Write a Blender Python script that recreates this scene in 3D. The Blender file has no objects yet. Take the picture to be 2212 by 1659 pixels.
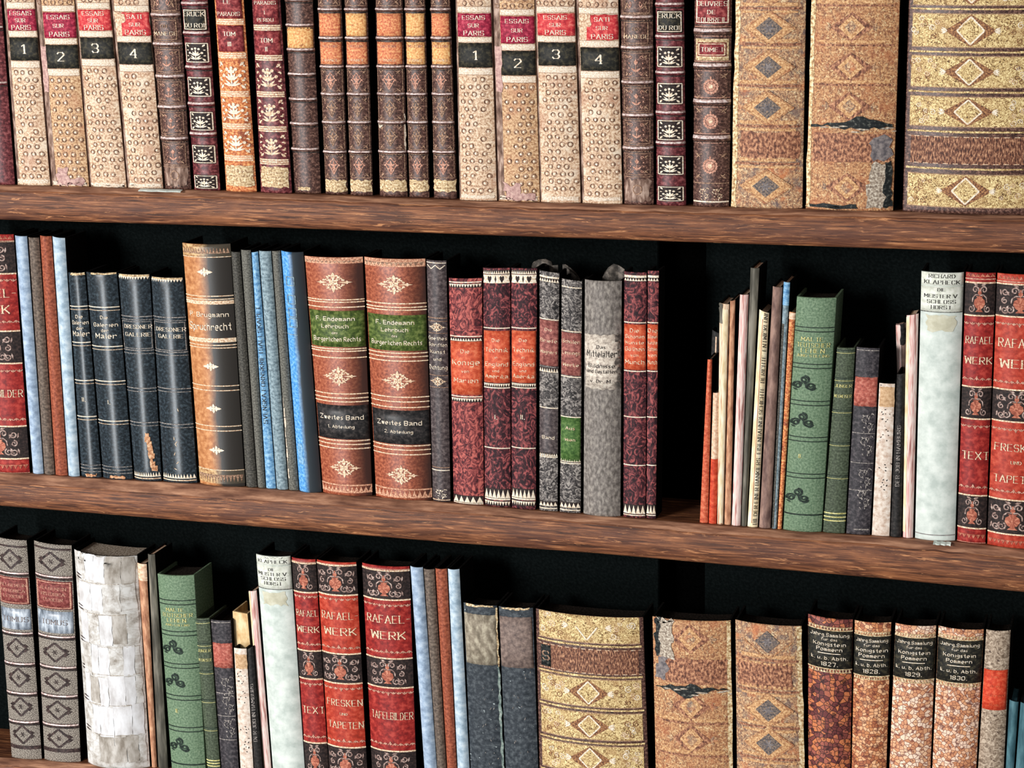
import bpy, math, random
import numpy as np
random.seed(7)
S = bpy.context.scene
COL = S.collection

# ------------------------------------------------------------------ camera
IW, IH, F = 2212.0, 1659.0, 4500.0
YAW, PITCH, ROLL = math.radians(17.79), math.radians(-13.72), math.radians(-1.07)
CZ = 1.30
def cam_axes():
    cy, sy, cp, sp, cr, sr = math.cos(YAW), math.sin(YAW), math.cos(PITCH), math.sin(PITCH), math.cos(ROLL), math.sin(ROLL)
    B = np.array([[1, 0, 0], [0, 0, -1], [0, 1, 0]], float)
    Rz = np.array([[cy, -sy, 0], [sy, cy, 0], [0, 0, 1]])
    Rx = np.array([[1, 0, 0], [0, cp, -sp], [0, sp, cp]])
    Rr = np.array([[cr, -sr, 0], [sr, cr, 0], [0, 0, 1]])
    return Rz @ Rx @ B @ Rr
RM = cam_axes()
DIST = 2.42
CAM = np.array([0, 0, CZ]) + RM @ np.array([0, 0, DIST])
def at(px, py, Y=0.0):
    """where the sight line of a photograph pixel meets the plane y = Y -> (x, z)"""
    d = RM @ np.array([px - IW / 2, -(py - IH / 2), -F])
    k = (Y - CAM[1]) / d[1]
    return CAM[0] + d[0] * k, CAM[2] + d[2] * k
cam = bpy.data.cameras.new('camera')
camo = bpy.data.objects.new('camera', cam)
COL.objects.link(camo)
import mathutils
m4 = mathutils.Matrix([[*RM[0], CAM[0]], [*RM[1], CAM[1]], [*RM[2], CAM[2]], [0, 0, 0, 1]])
camo.matrix_world = m4
cam.sensor_width = 36; cam.lens = 36 * F / IW
cam.clip_start = .05; cam.clip_end = 60
S.camera = camo

# ------------------------------------------------------------------ light
S.view_settings.view_transform = 'Standard'; S.view_settings.look = 'None'
S.view_settings.gamma = 1; S.view_settings.use_curve_mapping = False
S.view_settings.exposure = -0.42
w = bpy.data.worlds.new('room'); S.world = w; w.use_nodes = True
w.node_tree.nodes['Background'].inputs[0].default_value = (1.0, .97, .95, 1)
w.node_tree.nodes['Background'].inputs[1].default_value = .26
def area(name, loc, target, sx, sy, power, col):
    l = bpy.data.lights.new(name, 'AREA'); l.shape = 'RECTANGLE'; l.size = sx; l.size_y = sy
    l.energy = power; l.color = col
    o = bpy.data.objects.new(name, l); COL.objects.link(o); o.location = loc
    d = mathutils.Vector(target) - mathutils.Vector(loc)
    o.rotation_euler = d.to_track_quat('-Z', 'Y').to_euler()
    return o
area('window_light', (-2.7, -4.3, 2.35), (0, 0, 1.3), 1.5, 1.3, 330, (1.0, .985, .97))
area('low_highlight_light', (-2.0, -4.3, .35), (0, 0, 1.3), .55, 1.5, 130, (.93, .97, 1.0))  # added lamp to put highlights on the curved spines, no known window

# ------------------------------------------------------------------ materials
def lin(c):
    return tuple((x / 255 / 12.92) if x / 255 <= .04045 else ((x / 255 + .055) / 1.055) ** 2.4 for x in c) + (1.0,)
MATS = {}
def tex(nt, L, vec):
    st = L.get('st', (1, 1))
    mp = nt.nodes.new('ShaderNodeMapping'); mp.inputs['Scale'].default_value = (st[0], st[1], 1)
    nt.links.new(vec, mp.inputs['Vector'])
    kind = L.get('k', 'noise'); sc = L.get('sc', 100)
    if kind == 'noise':
        n = nt.nodes.new('ShaderNodeTexNoise'); n.inputs['Scale'].default_value = sc
        n.inputs['Detail'].default_value = L.get('det', 4); n.inputs['Roughness'].default_value = L.get('ro', .6)
        n.inputs['Distortion'].default_value = L.get('dis', 0)
        nt.links.new(mp.outputs[0], n.inputs['Vector']); return n.outputs['Fac']
    if kind == 'warp':
        a = nt.nodes.new('ShaderNodeTexNoise'); a.inputs['Scale'].default_value = sc * .5
        nt.links.new(mp.outputs[0], a.inputs['Vector'])
        mx = nt.nodes.new('ShaderNodeMixRGB'); mx.inputs[0].default_value = L.get('dis', .01)
        nt.links.new(mp.outputs[0], mx.inputs[1]); nt.links.new(a.outputs['Color'], mx.inputs[2])
        vec2 = mx.outputs[0]
    else:
        vec2 = mp.outputs[0]
    if kind == 'wave':
        n = nt.nodes.new('ShaderNodeTexWave'); n.inputs['Scale'].default_value = sc
        n.bands_direction = L.get('dir', 'X')
        n.inputs['Distortion'].default_value = L.get('dis', 0); n.inputs['Detail'].default_value = 3
        nt.links.new(vec2, n.inputs['Vector']); return n.outputs['Fac']
    n = nt.nodes.new('ShaderNodeTexVoronoi'); n.inputs['Scale'].default_value = sc
    n.voronoi_dimensions = '2D'
    if kind in ('edge', 'warp'):
        n.feature = 'DISTANCE_TO_EDGE'
        nt.links.new(vec2, n.inputs['Vector']); return n.outputs['Distance']
    nt.links.new(vec2, n.inputs['Vector'])
    if kind == 'cell':
        sp = nt.nodes.new('ShaderNodeSeparateColor'); nt.links.new(n.outputs['Color'], sp.inputs[0]); return sp.outputs[0]
    return n.outputs['Distance']
def mk(name, ramp, over=(), rough=.7, spec=.25, bump=.15, bumpd=.0004, coord='UV', **L):
    m = bpy.data.materials.new(name); m.use_nodes = True; nt = m.node_tree
    b = nt.nodes['Principled BSDF']; b.inputs['Roughness'].default_value = rough
    b.inputs['Specular IOR Level'].default_value = spec
    tc = nt.nodes.new('ShaderNodeTexCoord'); vec = tc.outputs[coord]
    f = tex(nt, L, vec)
    r = nt.nodes.new('ShaderNodeValToRGB'); nt.links.new(f, r.inputs[0])
    els = r.color_ramp.elements
    while len(els) < len(ramp): els.new(.5)
    for e, (p, c) in zip(els, ramp): e.position = p; e.color = lin(c)
    out = r.outputs[0]
    for O in over:
        g = tex(nt, O, vec)
        mr = nt.nodes.new('ShaderNodeMapRange'); mr.inputs[1].default_value = O.get('lo', .5); mr.inputs[2].default_value = O.get('hi', .6)
        mr.inputs[3].default_value = 0; mr.inputs[4].default_value = O.get('a', 1)
        nt.links.new(g, mr.inputs[0])
        mx = nt.nodes.new('ShaderNodeMixRGB'); mx.inputs[2].default_value = lin(O['col'])
        nt.links.new(mr.outputs[0], mx.inputs[0]); nt.links.new(out, mx.inputs[1]); out = mx.outputs[0]
    nt.links.new(out, b.inputs['Base Color'])
    if bump:
        bp = nt.nodes.new('ShaderNodeBump'); bp.inputs['Strength'].default_value = bump; bp.inputs['Distance'].default_value = bumpd
        nt.links.new(f, bp.inputs['Height']); nt.links.new(bp.outputs[0], b.inputs['Normal'])
    MATS[name] = m
    return m
def n3(name, a, b_, c, sc=250, det=5, rough=.65, lo=.36, hi=.64, over=(), **k):
    return mk(name, [(lo, a), ((lo + hi) / 2, b_), (hi, c)], over, rough, sc=sc, det=det, **k)

GREY_ST = dict(sc=40, det=4, lo=.55, hi=.68)
n3('cream_paper', (150, 112, 86), (208, 174, 142), (244, 222, 194), 380, 8, ro=.7, lo=.38, hi=.6, over=[dict(sc=28, col=(176, 128, 104), lo=.5, hi=.7, a=.7), dict(sc=45, det=6, col=(244, 232, 210), lo=.55, hi=.68, a=.7)])
n3('ochre_paper', (140, 98, 70), (196, 154, 114), (232, 200, 160), 380, 8, ro=.7, lo=.38, hi=.6, over=[dict(sc=28, col=(185, 125, 95), lo=.5, hi=.7, a=.6)])
n3('ring_ink', (92, 62, 46), (138, 102, 80), (205, 172, 146), 260, 4, lo=.4, hi=.6)
n3('rubbed_highlight', (150, 118, 112), (214, 188, 180), (250, 236, 230), 420, 4, rough=.3, spec=.7)  # pale band crest: rubbed leather with a highlight painted in
n3('cream_band', (190, 165, 140), (225, 205, 182), (250, 238, 222), 600)
n3('hinge_leather', (84, 60, 50), (134, 106, 92), (190, 164, 148), 200, 6, st=(1, .3))
n3('pink_patch', (160, 122, 116), (190, 152, 144), (214, 180, 166), 240, 6)
n3('crimson_label', (120, 20, 48), (158, 34, 62), (200, 76, 96), 260)
n3('scarlet_label', (170, 40, 52), (208, 62, 66), (236, 120, 110), 220)
n3('black_label', (20, 20, 18), (38, 37, 32), (74, 68, 52), 220, rough=.6)
n3('brown_leather', (36, 20, 18), (84, 54, 46), (158, 120, 104), 330, 9, ro=.75, lo=.38, hi=.64, rough=.45, spec=.45)
n3('black_leather', (22, 18, 18), (40, 34, 32), (84, 70, 62), 330, 6, rough=.5)
n3('maroon_leather', (58, 18, 24), (98, 38, 42), (150, 84, 84), 260, 6, rough=.45, spec=.4)
n3('maroon_label', (88, 26, 32), (134, 48, 52), (184, 96, 92), 200, 4)
n3('gilt', (176, 132, 104), (232, 200, 164), (255, 240, 214), 500, 3, rough=.5)
n3('gilt_pale', (205, 180, 150), (240, 222, 196), (255, 248, 232), 500, 3, rough=.5)
n3('gilt_dull', (105, 76, 62), (152, 118, 96), (205, 168, 138), 500, 3)
n3('gilt_rose', (150, 96, 80), (196, 142, 120), (228, 180, 156), 500, 3)
n3('silver_dull', (92, 86, 84), (140, 132, 126), (200, 190, 180), 500, 3)
n3('orange_leather', (146, 72, 44), (208, 122, 74), (250, 190, 124), 380, 8, over=[dict(sc=60, det=5, col=(120, 52, 44), lo=.55, hi=.66, a=.7)])
n3('orange_patch', (176, 88, 66), (216, 132, 90), (244, 184, 128), 420, 7)
n3('honey_patch', (190, 120, 74), (230, 172, 108), (250, 212, 150), 420, 7, over=[dict(sc=120, col=(130, 70, 50), lo=.6, hi=.68, a=.7)])
n3('worn_cream', (120, 90, 66), (206, 176, 132), (246, 232, 196), 420, 8)
TANW = [dict(sc=300, det=5, st=(1, .45), dis=.8, col=(104, 78, 72), lo=.52, hi=.60, a=.75), dict(sc=330, det=4, dis=1.5, col=(246, 222, 176), lo=.56, hi=.63, a=.8), dict(sc=70, det=6, col=(96, 88, 92), lo=.53, hi=.62, a=.6), dict(sc=42, det=5, col=(206, 116, 64), lo=.53, hi=.66, a=.6)]
n3('tan_leather', (92, 72, 64), (178, 132, 98), (232, 196, 150), 420, 9, over=TANW, lo=.36, hi=.64, ro=.72)
n3('tan_leather_orange', (100, 64, 48), (184, 130, 90), (232, 188, 136), 420, 9, over=[dict(sc=300, det=5, st=(1, .45), dis=.8, col=(118, 72, 56), lo=.52, hi=.60, a=.7), dict(sc=330, det=4, dis=1.5, col=(240, 212, 162), lo=.56, hi=.63, a=.8), dict(sc=36, det=5, col=(178, 100, 66), lo=.5, hi=.66, a=.45)], lo=.36, hi=.64, ro=.72)
n3('tan_edge', (150, 110, 76), (214, 184, 134), (250, 234, 196), 300, 8, lo=.38, hi=.6)
n3('gold_tooled', (84, 60, 38), (196, 160, 104), (250, 230, 172), 360, 6, lo=.40, hi=.58, ro=.72, dis=1.6, over=[dict(sc=40, det=4, col=(170, 126, 84), lo=.5, hi=.68, a=.5)])
n3('gold_lozenge_dark', (70, 42, 36), (138, 92, 62), (200, 150, 100), 500, 6)
n3('orange_lozenge', (150, 100, 68), (208, 158, 108), (244, 206, 156), 420, 8, ro=.7, lo=.38, hi=.62, over=[dict(sc=320, det=4, dis=1, col=(140, 92, 70), lo=.56, hi=.62, a=.7)])
n3('slate_lozenge', (58, 54, 58), (108, 98, 94), (170, 142, 116), 480, 8, ro=.7, lo=.38, hi=.62)
n3('brown_panel', (48, 30, 28), (120, 76, 58), (206, 156, 120), 420, 8, st=(1.6, .5))
n3('rust_panel', (84, 52, 42), (150, 98, 74), (210, 156, 118), 380, 8, lo=.38, hi=.62, st=(1, .6))
n3('char_black', (14, 18, 20), (34, 38, 38), (120, 120, 110), 260, 6, hi=.72)
n3('scuff_grey', (110, 96, 86), (168, 152, 134), (224, 214, 196), 420, 8)
n3('ash_grey', (84, 80, 84), (120, 112, 112), (150, 140, 136), 200, 4)
# row two and three
n3('pale_blue_cloth', (132, 150, 172), (160, 180, 202), (190, 206, 222), 120, 5, rough=.75)
n3('ice_blue_cloth', (146, 168, 184), (176, 196, 210), (206, 220, 228), 120, 5, rough=.75)
n3('taupe_cloth', (74, 64, 56), (102, 88, 78), (132, 116, 102), 300, 5)
n3('russet_cloth', (118, 58, 40), (152, 78, 54), (180, 102, 74), 300, 5)
n3('navy_leather', (22, 28, 32), (36, 44, 50), (62, 74, 82), 300, 6, rough=.28, spec=.4, bump=.08)
n3('tan_wear', (150, 96, 62), (204, 148, 108), (240, 200, 160), 300, 6)
# spine colour with the shade of its right side painted in, edge uneven
def side_shaded(name, left, right, s0, s1, sc=300):
    m = n3(name, *left, sc, 6, rough=.42, spec=.4)
    nt = m.node_tree; b = nt.nodes['Principled BSDF']; src = b.inputs['Base Color'].links[0].from_socket
    tc = nt.nodes.new('ShaderNodeTexCoord')
    at_ = nt.nodes.new('ShaderNodeAttribute'); at_.attribute_name = 'spine_u'
    nz = nt.nodes.new('ShaderNodeTexNoise'); nz.inputs['Scale'].default_value = 40; nt.links.new(tc.outputs['UV'], nz.inputs['Vector'])
    ad = nt.nodes.new('ShaderNodeMath'); ad.operation = 'MULTIPLY_ADD'; ad.inputs[1].default_value = .16; ad.inputs[2].default_value = -.08
    nt.links.new(nz.outputs['Fac'], ad.inputs[0])
    s2 = nt.nodes.new('ShaderNodeMath'); s2.operation = 'ADD'; nt.links.new(ad.outputs[0], s2.inputs[0]); nt.links.new(at_.outputs['Fac'], s2.inputs[1])
    mr = nt.nodes.new('ShaderNodeMapRange'); mr.inputs[1].default_value = s0; mr.inputs[2].default_value = s1
    nt.links.new(s2.outputs[0], mr.inputs[0])
    mx = nt.nodes.new('ShaderNodeMixRGB'); mx.inputs[2].default_value = lin(right)
    nt.links.new(mr.outputs[0], mx.inputs[0]); nt.links.new(src, mx.inputs[1]); nt.links.new(mx.outputs[0], b.inputs['Base Color'])
    return m
side_shaded('tan_leather_shaded', ((166, 104, 62), (192, 128, 80), (214, 156, 106)), (50, 46, 42), .40, .58, 160)
side_shaded('tan_border_shaded', ((140, 96, 60), (190, 150, 104), (226, 192, 140)), (74, 66, 54), .40, .60)
side_shaded('chestnut_leather_shaded', ((118, 54, 36), (156, 80, 54), (190, 110, 78)), (66, 40, 34), .64, .98)
side_shaded('chestnut_left_vol_shaded', ((130, 56, 38), (160, 84, 56), (190, 112, 80)), (66, 40, 34), .56, .92)
side_shaded('bright_blue_cloth_shaded', ((58, 128, 196), (92, 162, 222), (140, 196, 238)), (52, 60, 66), .36, .60)
n3('peach_border', (150, 96, 74), (206, 150, 120), (240, 194, 160), 500, 4)
n3('green_label', (50, 66, 28), (78, 96, 42), (120, 132, 72), 200, 5, rough=.5)
n3('charcoal_label', (26, 26, 28), (44, 42, 42), (74, 68, 66), 200, 5, rough=.4)
n3('dark_grey_cloth', (50, 48, 44), (72, 70, 64), (100, 96, 88), 500, 4)
n3('mid_grey_cloth', (74, 72, 66), (100, 98, 90), (128, 126, 116), 500, 4)
n3('blue_grey_cloth', (96, 112, 120), (130, 150, 158), (164, 182, 188), 300, 5)
n3('sky_cloth', (76, 124, 168), (118, 168, 206), (164, 202, 226), 260, 5)
n3('purple_grey_leather', (52, 44, 46), (78, 68, 68), (112, 100, 98), 260, 6, rough=.45)
n3('red_marble', (60, 24, 30), (124, 54, 56), (196, 104, 94), 130, 4, dis=2.4, lo=.38, hi=.61, st=(1, .7))
n3('plum_marble', (36, 18, 24), (82, 38, 44), (164, 84, 82), 130, 4, dis=2.4, lo=.40, hi=.63, st=(1, .7))
n3('grey_marble', (34, 32, 32), (88, 82, 80), (168, 160, 152), 190, 4, dis=1.8, lo=.38, hi=.62)
n3('orange_label', (176, 64, 40), (204, 86, 54), (224, 120, 84), 200, 4, rough=.55)
n3('rust_label', (110, 58, 54), (146, 84, 78), (182, 118, 106), 260, 5)
n3('leaf_label', (50, 80, 36), (72, 106, 50), (104, 132, 74), 260, 5)
n3('grey_buckram', (92, 86, 80), (126, 118, 112), (160, 152, 142), 300, 7, st=(1, .5))
n3('torn_paper', (150, 138, 128), (206, 192, 176), (236, 226, 210), 260, 7)
n3('ink', (24, 22, 22), (44, 40, 38), (70, 64, 60), 300)
n3('orange_cover', (176, 70, 48), (206, 98, 66), (226, 130, 96), 260, 5)
n3('vermilion_cover', (176, 52, 32), (206, 72, 44), (226, 100, 66), 200, 4)
n3('tan_cover', (150, 100, 74), (188, 134, 102), (220, 170, 134), 300, 5, st=(1, .2))
n3('beige_cover', (206, 160, 130), (232, 196, 164), (250, 222, 196), 300, 5)
n3('ivory_cover', (222, 196, 150), (246, 228, 188), (255, 246, 220), 200, 5, st=(1, .2))
mk('pink_stripes', [(.30, (150, 100, 96)), (.42, (214, 160, 150)), (.5, (246, 228, 218)), (.62, (226, 170, 164))], k='noise', sc=420, det=3, st=(1, .05), rough=.8)
mk('page_stripes', [(.30, (150, 104, 76)), (.42, (226, 186, 150)), (.5, (248, 228, 200)), (.62, (190, 134, 100))], k='noise', sc=420, det=3, st=(1, .05), rough=.8)
n3('pencil_grey', (58, 56, 48), (92, 88, 78), (140, 134, 120), 120, 4, st=(1, .1))
n3('mauve_taupe', (100, 76, 70), (132, 104, 94), (164, 132, 118), 150, 5, st=(1, .3))
n3('dark_cover', (22, 21, 21), (36, 34, 33), (56, 52, 50), 260, 5)
n3('sage_leather', (84, 106, 82), (106, 130, 102), (130, 150, 122), 420, 6)
n3('sage_tooling', (14, 24, 20), (28, 42, 34), (48, 64, 54), 300)
n3('moss_leather', (52, 60, 46), (70, 80, 62), (94, 104, 84), 420, 6)
n3('yellow_gilt', (170, 160, 90), (212, 204, 130), (240, 234, 180), 500, 3)
n3('coal_leather', (34, 32, 36), (56, 52, 56), (88, 82, 84), 260, 6, rough=.55)
n3('faded_red_label', (140, 70, 60), (178, 92, 78), (206, 132, 114), 260, 6)
n3('spotted_paper', (196, 170, 150), (222, 204, 188), (240, 228, 214), 200, 5, over=[dict(sc=150, det=3, col=(70, 58, 54), lo=.67, hi=.70)])
n3('tan_patch', (176, 138, 100), (202, 164, 124), (220, 186, 148), 260, 5)
n3('celadon_paper', (186, 196, 188), (208, 216, 208), (226, 232, 224), 60, 6, rough=.6)
n3('ivory_label', (204, 206, 190), (224, 226, 212), (238, 238, 226), 200, 4)
n3('stain_tan', (184, 180, 156), (200, 196, 172), (212, 210, 190), 80, 5)
n3('red_leather', (116, 26, 26), (150, 38, 34), (184, 66, 56), 160, 5, rough=.5)
n3('flame_leather', (148, 44, 30), (180, 58, 40), (200, 86, 64), 160, 5, rough=.5)
n3('tooled_black', (26, 18, 18), (42, 32, 30), (66, 50, 46), 300)
n3('urn_copper', (130, 66, 50), (176, 98, 76), (214, 146, 118), 260, 5)
n3('scroll_grey', (110, 84, 78), (160, 132, 122), (210, 188, 176), 300, 4)
n3('tweed_leather', (58, 52, 48), (126, 116, 106), (188, 178, 164), 900, 4, lo=.40, hi=.60)
n3('espresso', (34, 24, 24), (56, 42, 40), (84, 66, 62), 260, 5, rough=.5)
n3('oxblood_label', (96, 40, 38), (128, 60, 56), (160, 92, 86), 260, 5)
mk('steel_label', [(.36, (92, 100, 110)), (.5, (150, 160, 172)), (.64, (208, 216, 224))], sc=160, det=5, st=(1, .3), rough=.35, spec=.6)
mk('vellum', [(.30, (126, 114, 102)), (.44, (190, 184, 176)), (.58, (224, 222, 218))], sc=70, det=7, ro=.65, rough=.6,
   over=[dict(k='edge', sc=46, st=(1, 1.1), col=(150, 138, 124), lo=.06, hi=.0, a=.35), dict(sc=24, det=5, col=(150, 134, 116), lo=.56, hi=.7, a=.7)])
n3('vellum_bright', (196, 192, 190), (222, 220, 220), (240, 240, 242), 80, 6, st=(1, .4))
n3('vellum_dull', (136, 126, 114), (176, 168, 158), (206, 200, 192), 90, 7, st=(1, .4))
n3('slate_cloth', (36, 42, 48), (56, 62, 68), (84, 90, 94), 200, 6, over=[dict(sc=180, det=2, col=(180, 190, 190), lo=.70, hi=.73)])
n3('greige_label', (110, 100, 84), (146, 134, 116), (186, 176, 154), 160, 6, st=(1, .6))
n3('dusk_label', (96, 82, 78), (124, 106, 98), (150, 130, 120), 200, 6)
n3('worn_aqua', (96, 112, 108), (140, 158, 150), (190, 200, 188), 260, 7)
for nm, a, b_, c, dk, sc in (('pebble_red', (110, 56, 54), (168, 94, 78), (206, 124, 80), (44, 24, 26), 190),
                         ('pebble_orange', (176, 106, 72), (214, 146, 96), (240, 186, 140), (96, 44, 38), 250),
                         ('pebble_cream', (214, 150, 110), (238, 190, 148), (250, 222, 196), (120, 62, 54), 230),
                         ('pebble_mixed', (206, 140, 100), (230, 170, 126), (246, 212, 186), (104, 54, 50), 260)):
    mk(nm, [(.2, a), (.5, b_), (.8, c)], k='cell', sc=sc, rough=.5, bump=0,
       over=[dict(k='edge', sc=sc, col=dk, lo=.10, hi=.03), dict(sc=170, det=4, col=dk, lo=.54, hi=.60, a=.75)])
n3('ash_marble', (110, 92, 76), (164, 144, 124), (206, 188, 166), 260, 6, dis=1.0, over=[dict(sc=200, det=3, col=(80, 62, 54), lo=.62, hi=.66)])
n3('vermilion_label', (186, 52, 32), (212, 70, 42), (228, 104, 72), 260, 5)
n3('teal_cover', (40, 72, 82), (62, 100, 110), (88, 128, 136), 120, 5, st=(1, .2))
n3('parchment', (206, 164, 112), (230, 196, 144), (244, 218, 174), 120, 6, st=(1, .5))
n3('shaded_pages', (24, 20, 18), (40, 34, 30), (58, 50, 44), 400, 4, rough=.95, spec=.05)  # page tops coloured near-black to paint the shade above the books
n3('grey_scrap', (60, 56, 52), (92, 86, 80), (140, 130, 120), 160, 6)
mk('shelf_wood', [(.36, (60, 32, 20)), (.47, (102, 60, 38)), (.56, (136, 84, 54)), (.68, (182, 124, 82))], sc=300, det=9, ro=.68, st=(.06, 1), dis=.5, rough=.55, spec=.3, bump=.5, bumpd=.0012,
   over=[dict(sc=14, det=4, st=(.6, 1), col=(176, 112, 70), lo=.56, hi=.70, a=.45), dict(sc=22, det=4, st=(.5, 1), col=(84, 50, 40), lo=.48, hi=.62, a=.55), dict(sc=230, det=7, ro=.7, st=(.10, 1), dis=1.0, col=(210, 146, 98), lo=.58, hi=.65, a=.8), dict(sc=240, det=6, st=(.07, 1), col=(46, 24, 18), lo=.62, hi=.70, a=.8)])
mk('shelf_edge_wood', [(.34, (96, 62, 48)), (.5, (140, 98, 76)), (.66, (190, 142, 112))], sc=200, det=8, st=(.1, 1), rough=.55, bump=.3)
n3('back_black', (9, 12, 12), (12, 16, 16), (17, 21, 21), 300, 4, rough=1, spec=0, bump=0)
n3('recess_black', (2, 2, 2), (3, 3, 3), (4, 4, 4), 300, 2, rough=1, spec=0, bump=0)
n3('side_board', (12, 11, 11), (18, 17, 16), (28, 25, 24), 300, 4, rough=.9, spec=.05)  # near-black sides stand in for the shade in gaps between books

# ------------------------------------------------------------------ mesh helpers
class MB:
    def __init__(s): s.v = []; s.uv = []; s.u = []; s.f = []; s.m = []; s.sm = []; s.mats = []
    def mi(s, name):
        if name not in s.mats: s.mats.append(name)
        return s.mats.index(name)
    def vert(s, p, uv=(0, 0), u=.5):
        s.v.append(tuple(p)); s.uv.append(uv); s.u.append(u); return len(s.v) - 1
    def face(s, idx, mat, smooth=False):
        s.f.append(tuple(idx)); s.m.append(s.mi(mat)); s.sm.append(smooth)
    def build(s, name, parent=None, loc=None):
        me = bpy.data.meshes.new(name); me.from_pydata(s.v, [], s.f)
        ul = me.uv_layers.new(name='UVMap')
        li = np.empty(len(me.loops), int); me.loops.foreach_get('vertex_index', li)
        ul.data.foreach_set('uv', np.array(s.uv, float)[li].ravel())
        a = me.attributes.new('spine_u', 'FLOAT', 'POINT'); a.data.foreach_set('value', np.array(s.u, float))
        me.polygons.foreach_set('material_index', s.m); me.polygons.foreach_set('use_smooth', s.sm)
        for m in s.mats: me.materials.append(MATS[m])
        me.update()
        o = bpy.data.objects.new(name, me); COL.objects.link(o)
        if parent: o.parent = parent
        if loc is not None: o.location = loc
        return o

# letters as pen strokes: every string is a polyline of xy pairs on a small grid
GL = {'A': '003660 1242', 'B': '064655544303 4352514000 0006', 'C': '5546160501104051', 'D': '00063654523000', 'E': '50000656 0343', 'F': '000656 0343',
 'G': '55461605011040515333', 'H': '0006 5056 0353', 'I': '0006', 'J': '4641301001', 'K': '0006 0256 2350', 'L': '060050', 'M': '0006326660', 'N': '00065056',
 'O': '160501104051554616', 'P': '00064655544303', 'R': '00064655544303 2350', 'S': '554616050413435251401001', 'T': '0656 3036', 'U': '060110405156', 'V': '063066',
 'W': '0610356066', 'X': '0660 0066', 'Y': '0633 6633 3330', 'Z': '06660060',
 '0': '160501104051554616', '1': '153630', '2': '05164655540050', '3': '0516465554432343 435251401001', '4': '40460252', '5': '560603435251401001', '6': '5546160501104051524303',
 '7': '06563020', '8': '130516465543130110405143', '9': '52430305164655514010',
 'a': '04344340 4210011232', 'b': '06003041433404', 'c': '341403011030', 'd': '4640 401001031444', 'e': '024243341403011030', 'f': '46362520 0434', 'g': '441403021141 444a3b0b',
 'h': '0600 04344340', 'i': '1410', 'k': '0600 0234 0230', 'l': '1610', 'm': '0004 04142320 23344340', 'n': '0004 04344340', 'o': '140301103041433414', 'p': '040b 043443413000',
 'r': '0400 033443', 's': '341403312000', 't': '262130 0434', 'u': '04011041 4440', 'v': '042044', 'w': '0410243044', 'x': '0440 0044', 'y': '0420 441b', 'z': '04440040', 'j': '141a0b',
 '.': '0010', '-': '0333', 'q': '4434 4403 0110 444b'}
def glyph(ch):
    out = []
    for st in GL.get(ch, '').split():
        pts = []
        for i in range(0, len(st) - 1, 2):
            y = st[i + 1]; pts.append((int(st[i]), {'a': -1, 'b': -2}.get(y) if y in 'ab' else int(y)))
        out.append(pts)
    return out
def textpolys(s, font='R'):
    """quads in glyph units (cap height 6) and the total width"""
    x = 0; q = []
    thick, thin = (1.25, .3) if font == 'R' else (1.2, .35)
    for ch in s:
        if ch == ' ': x += 3.2; continue
        g = glyph(ch); wmax = max([p[0] for st in g for p in st] or [0])
        for st in g:
            for (a, b) in zip(st, st[1:]):
                dx, dy = b[0] - a[0], b[1] - a[1]; L = math.hypot(dx, dy)
                if L == 0: continue
                nx, ny = -dy / L, dx / L
                if font == 'R': t = thin + (thick - thin) * abs(dy / L)
                else: t = thin + (thick - thin) * abs(math.sin(math.atan2(dy, dx) - math.radians(35)))
                ex, ey = dx / L * .2, dy / L * .2
                q.append([(x + a[0] - ex + nx * t / 2, a[1] - ey + ny * t / 2), (x + b[0] + ex + nx * t / 2, b[1] + ey + ny * t / 2),
                          (x + b[0] + ex - nx * t / 2, b[1] + ey - ny * t / 2), (x + a[0] - ex - nx * t / 2, a[1] - ey - ny * t / 2)])
            if font == 'R':
                for (p, o) in ((st[0], st[1]), (st[-1], st[-2])):
                    if p[1] in (0, 6) and abs(o[0] - p[0]) < abs(o[1] - p[1]):
                        q.append([(x + p[0] - 1.15, p[1] - .22), (x + p[0] + 1.15, p[1] - .22), (x + p[0] + 1.15, p[1] + .22), (x + p[0] - 1.15, p[1] + .22)])
        x += wmax + 2.4
    return q, x - 2.4

# ornaments: lists of polygons, roughly within -1..1
def disc(cx, cy, rx, ry=None, n=8, a0=0):
    ry = rx if ry is None else ry
    return [(cx + rx * math.cos(a0 + 2 * math.pi * i / n), cy + ry * math.sin(a0 + 2 * math.pi * i / n)) for i in range(n)]
def stroke(pts, w, w2=None):
    out = []; n = len(pts) - 1; w2 = w if w2 is None else w2
    for i in range(n):
        a, b = pts[i], pts[i + 1]; dx, dy = b[0] - a[0], b[1] - a[1]; L = math.hypot(dx, dy) or 1
        nx, ny = -dy / L, dx / L; ta = w + (w2 - w) * i / n; tb = w + (w2 - w) * (i + 1) / n
        out.append([(a[0] + nx * ta / 2, a[1] + ny * ta / 2), (b[0] + nx * tb / 2, b[1] + ny * tb / 2), (b[0] - nx * tb / 2, b[1] - ny * tb / 2), (a[0] - nx * ta / 2, a[1] - ny * ta / 2)])
    return out
def ring(cx, cy, r, w, n=10, ry=None):
    ry = r if ry is None else ry
    return stroke([(cx + r * math.cos(2 * math.pi * i / n), cy + ry * math.sin(2 * math.pi * i / n)) for i in range(n + 1)], w)
def spiral(cx, cy, r, a0, turns, w, sgn=1, n=14):
    pts = [(cx + r * (1 - .78 * i / n) * math.cos(a0 + sgn * 2 * math.pi * turns * i / n), cy + r * (1 - .78 * i / n) * math.sin(a0 + sgn * 2 * math.pi * turns * i / n)) for i in range(n + 1)]
    return stroke(pts, w, w * .6)
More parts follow.
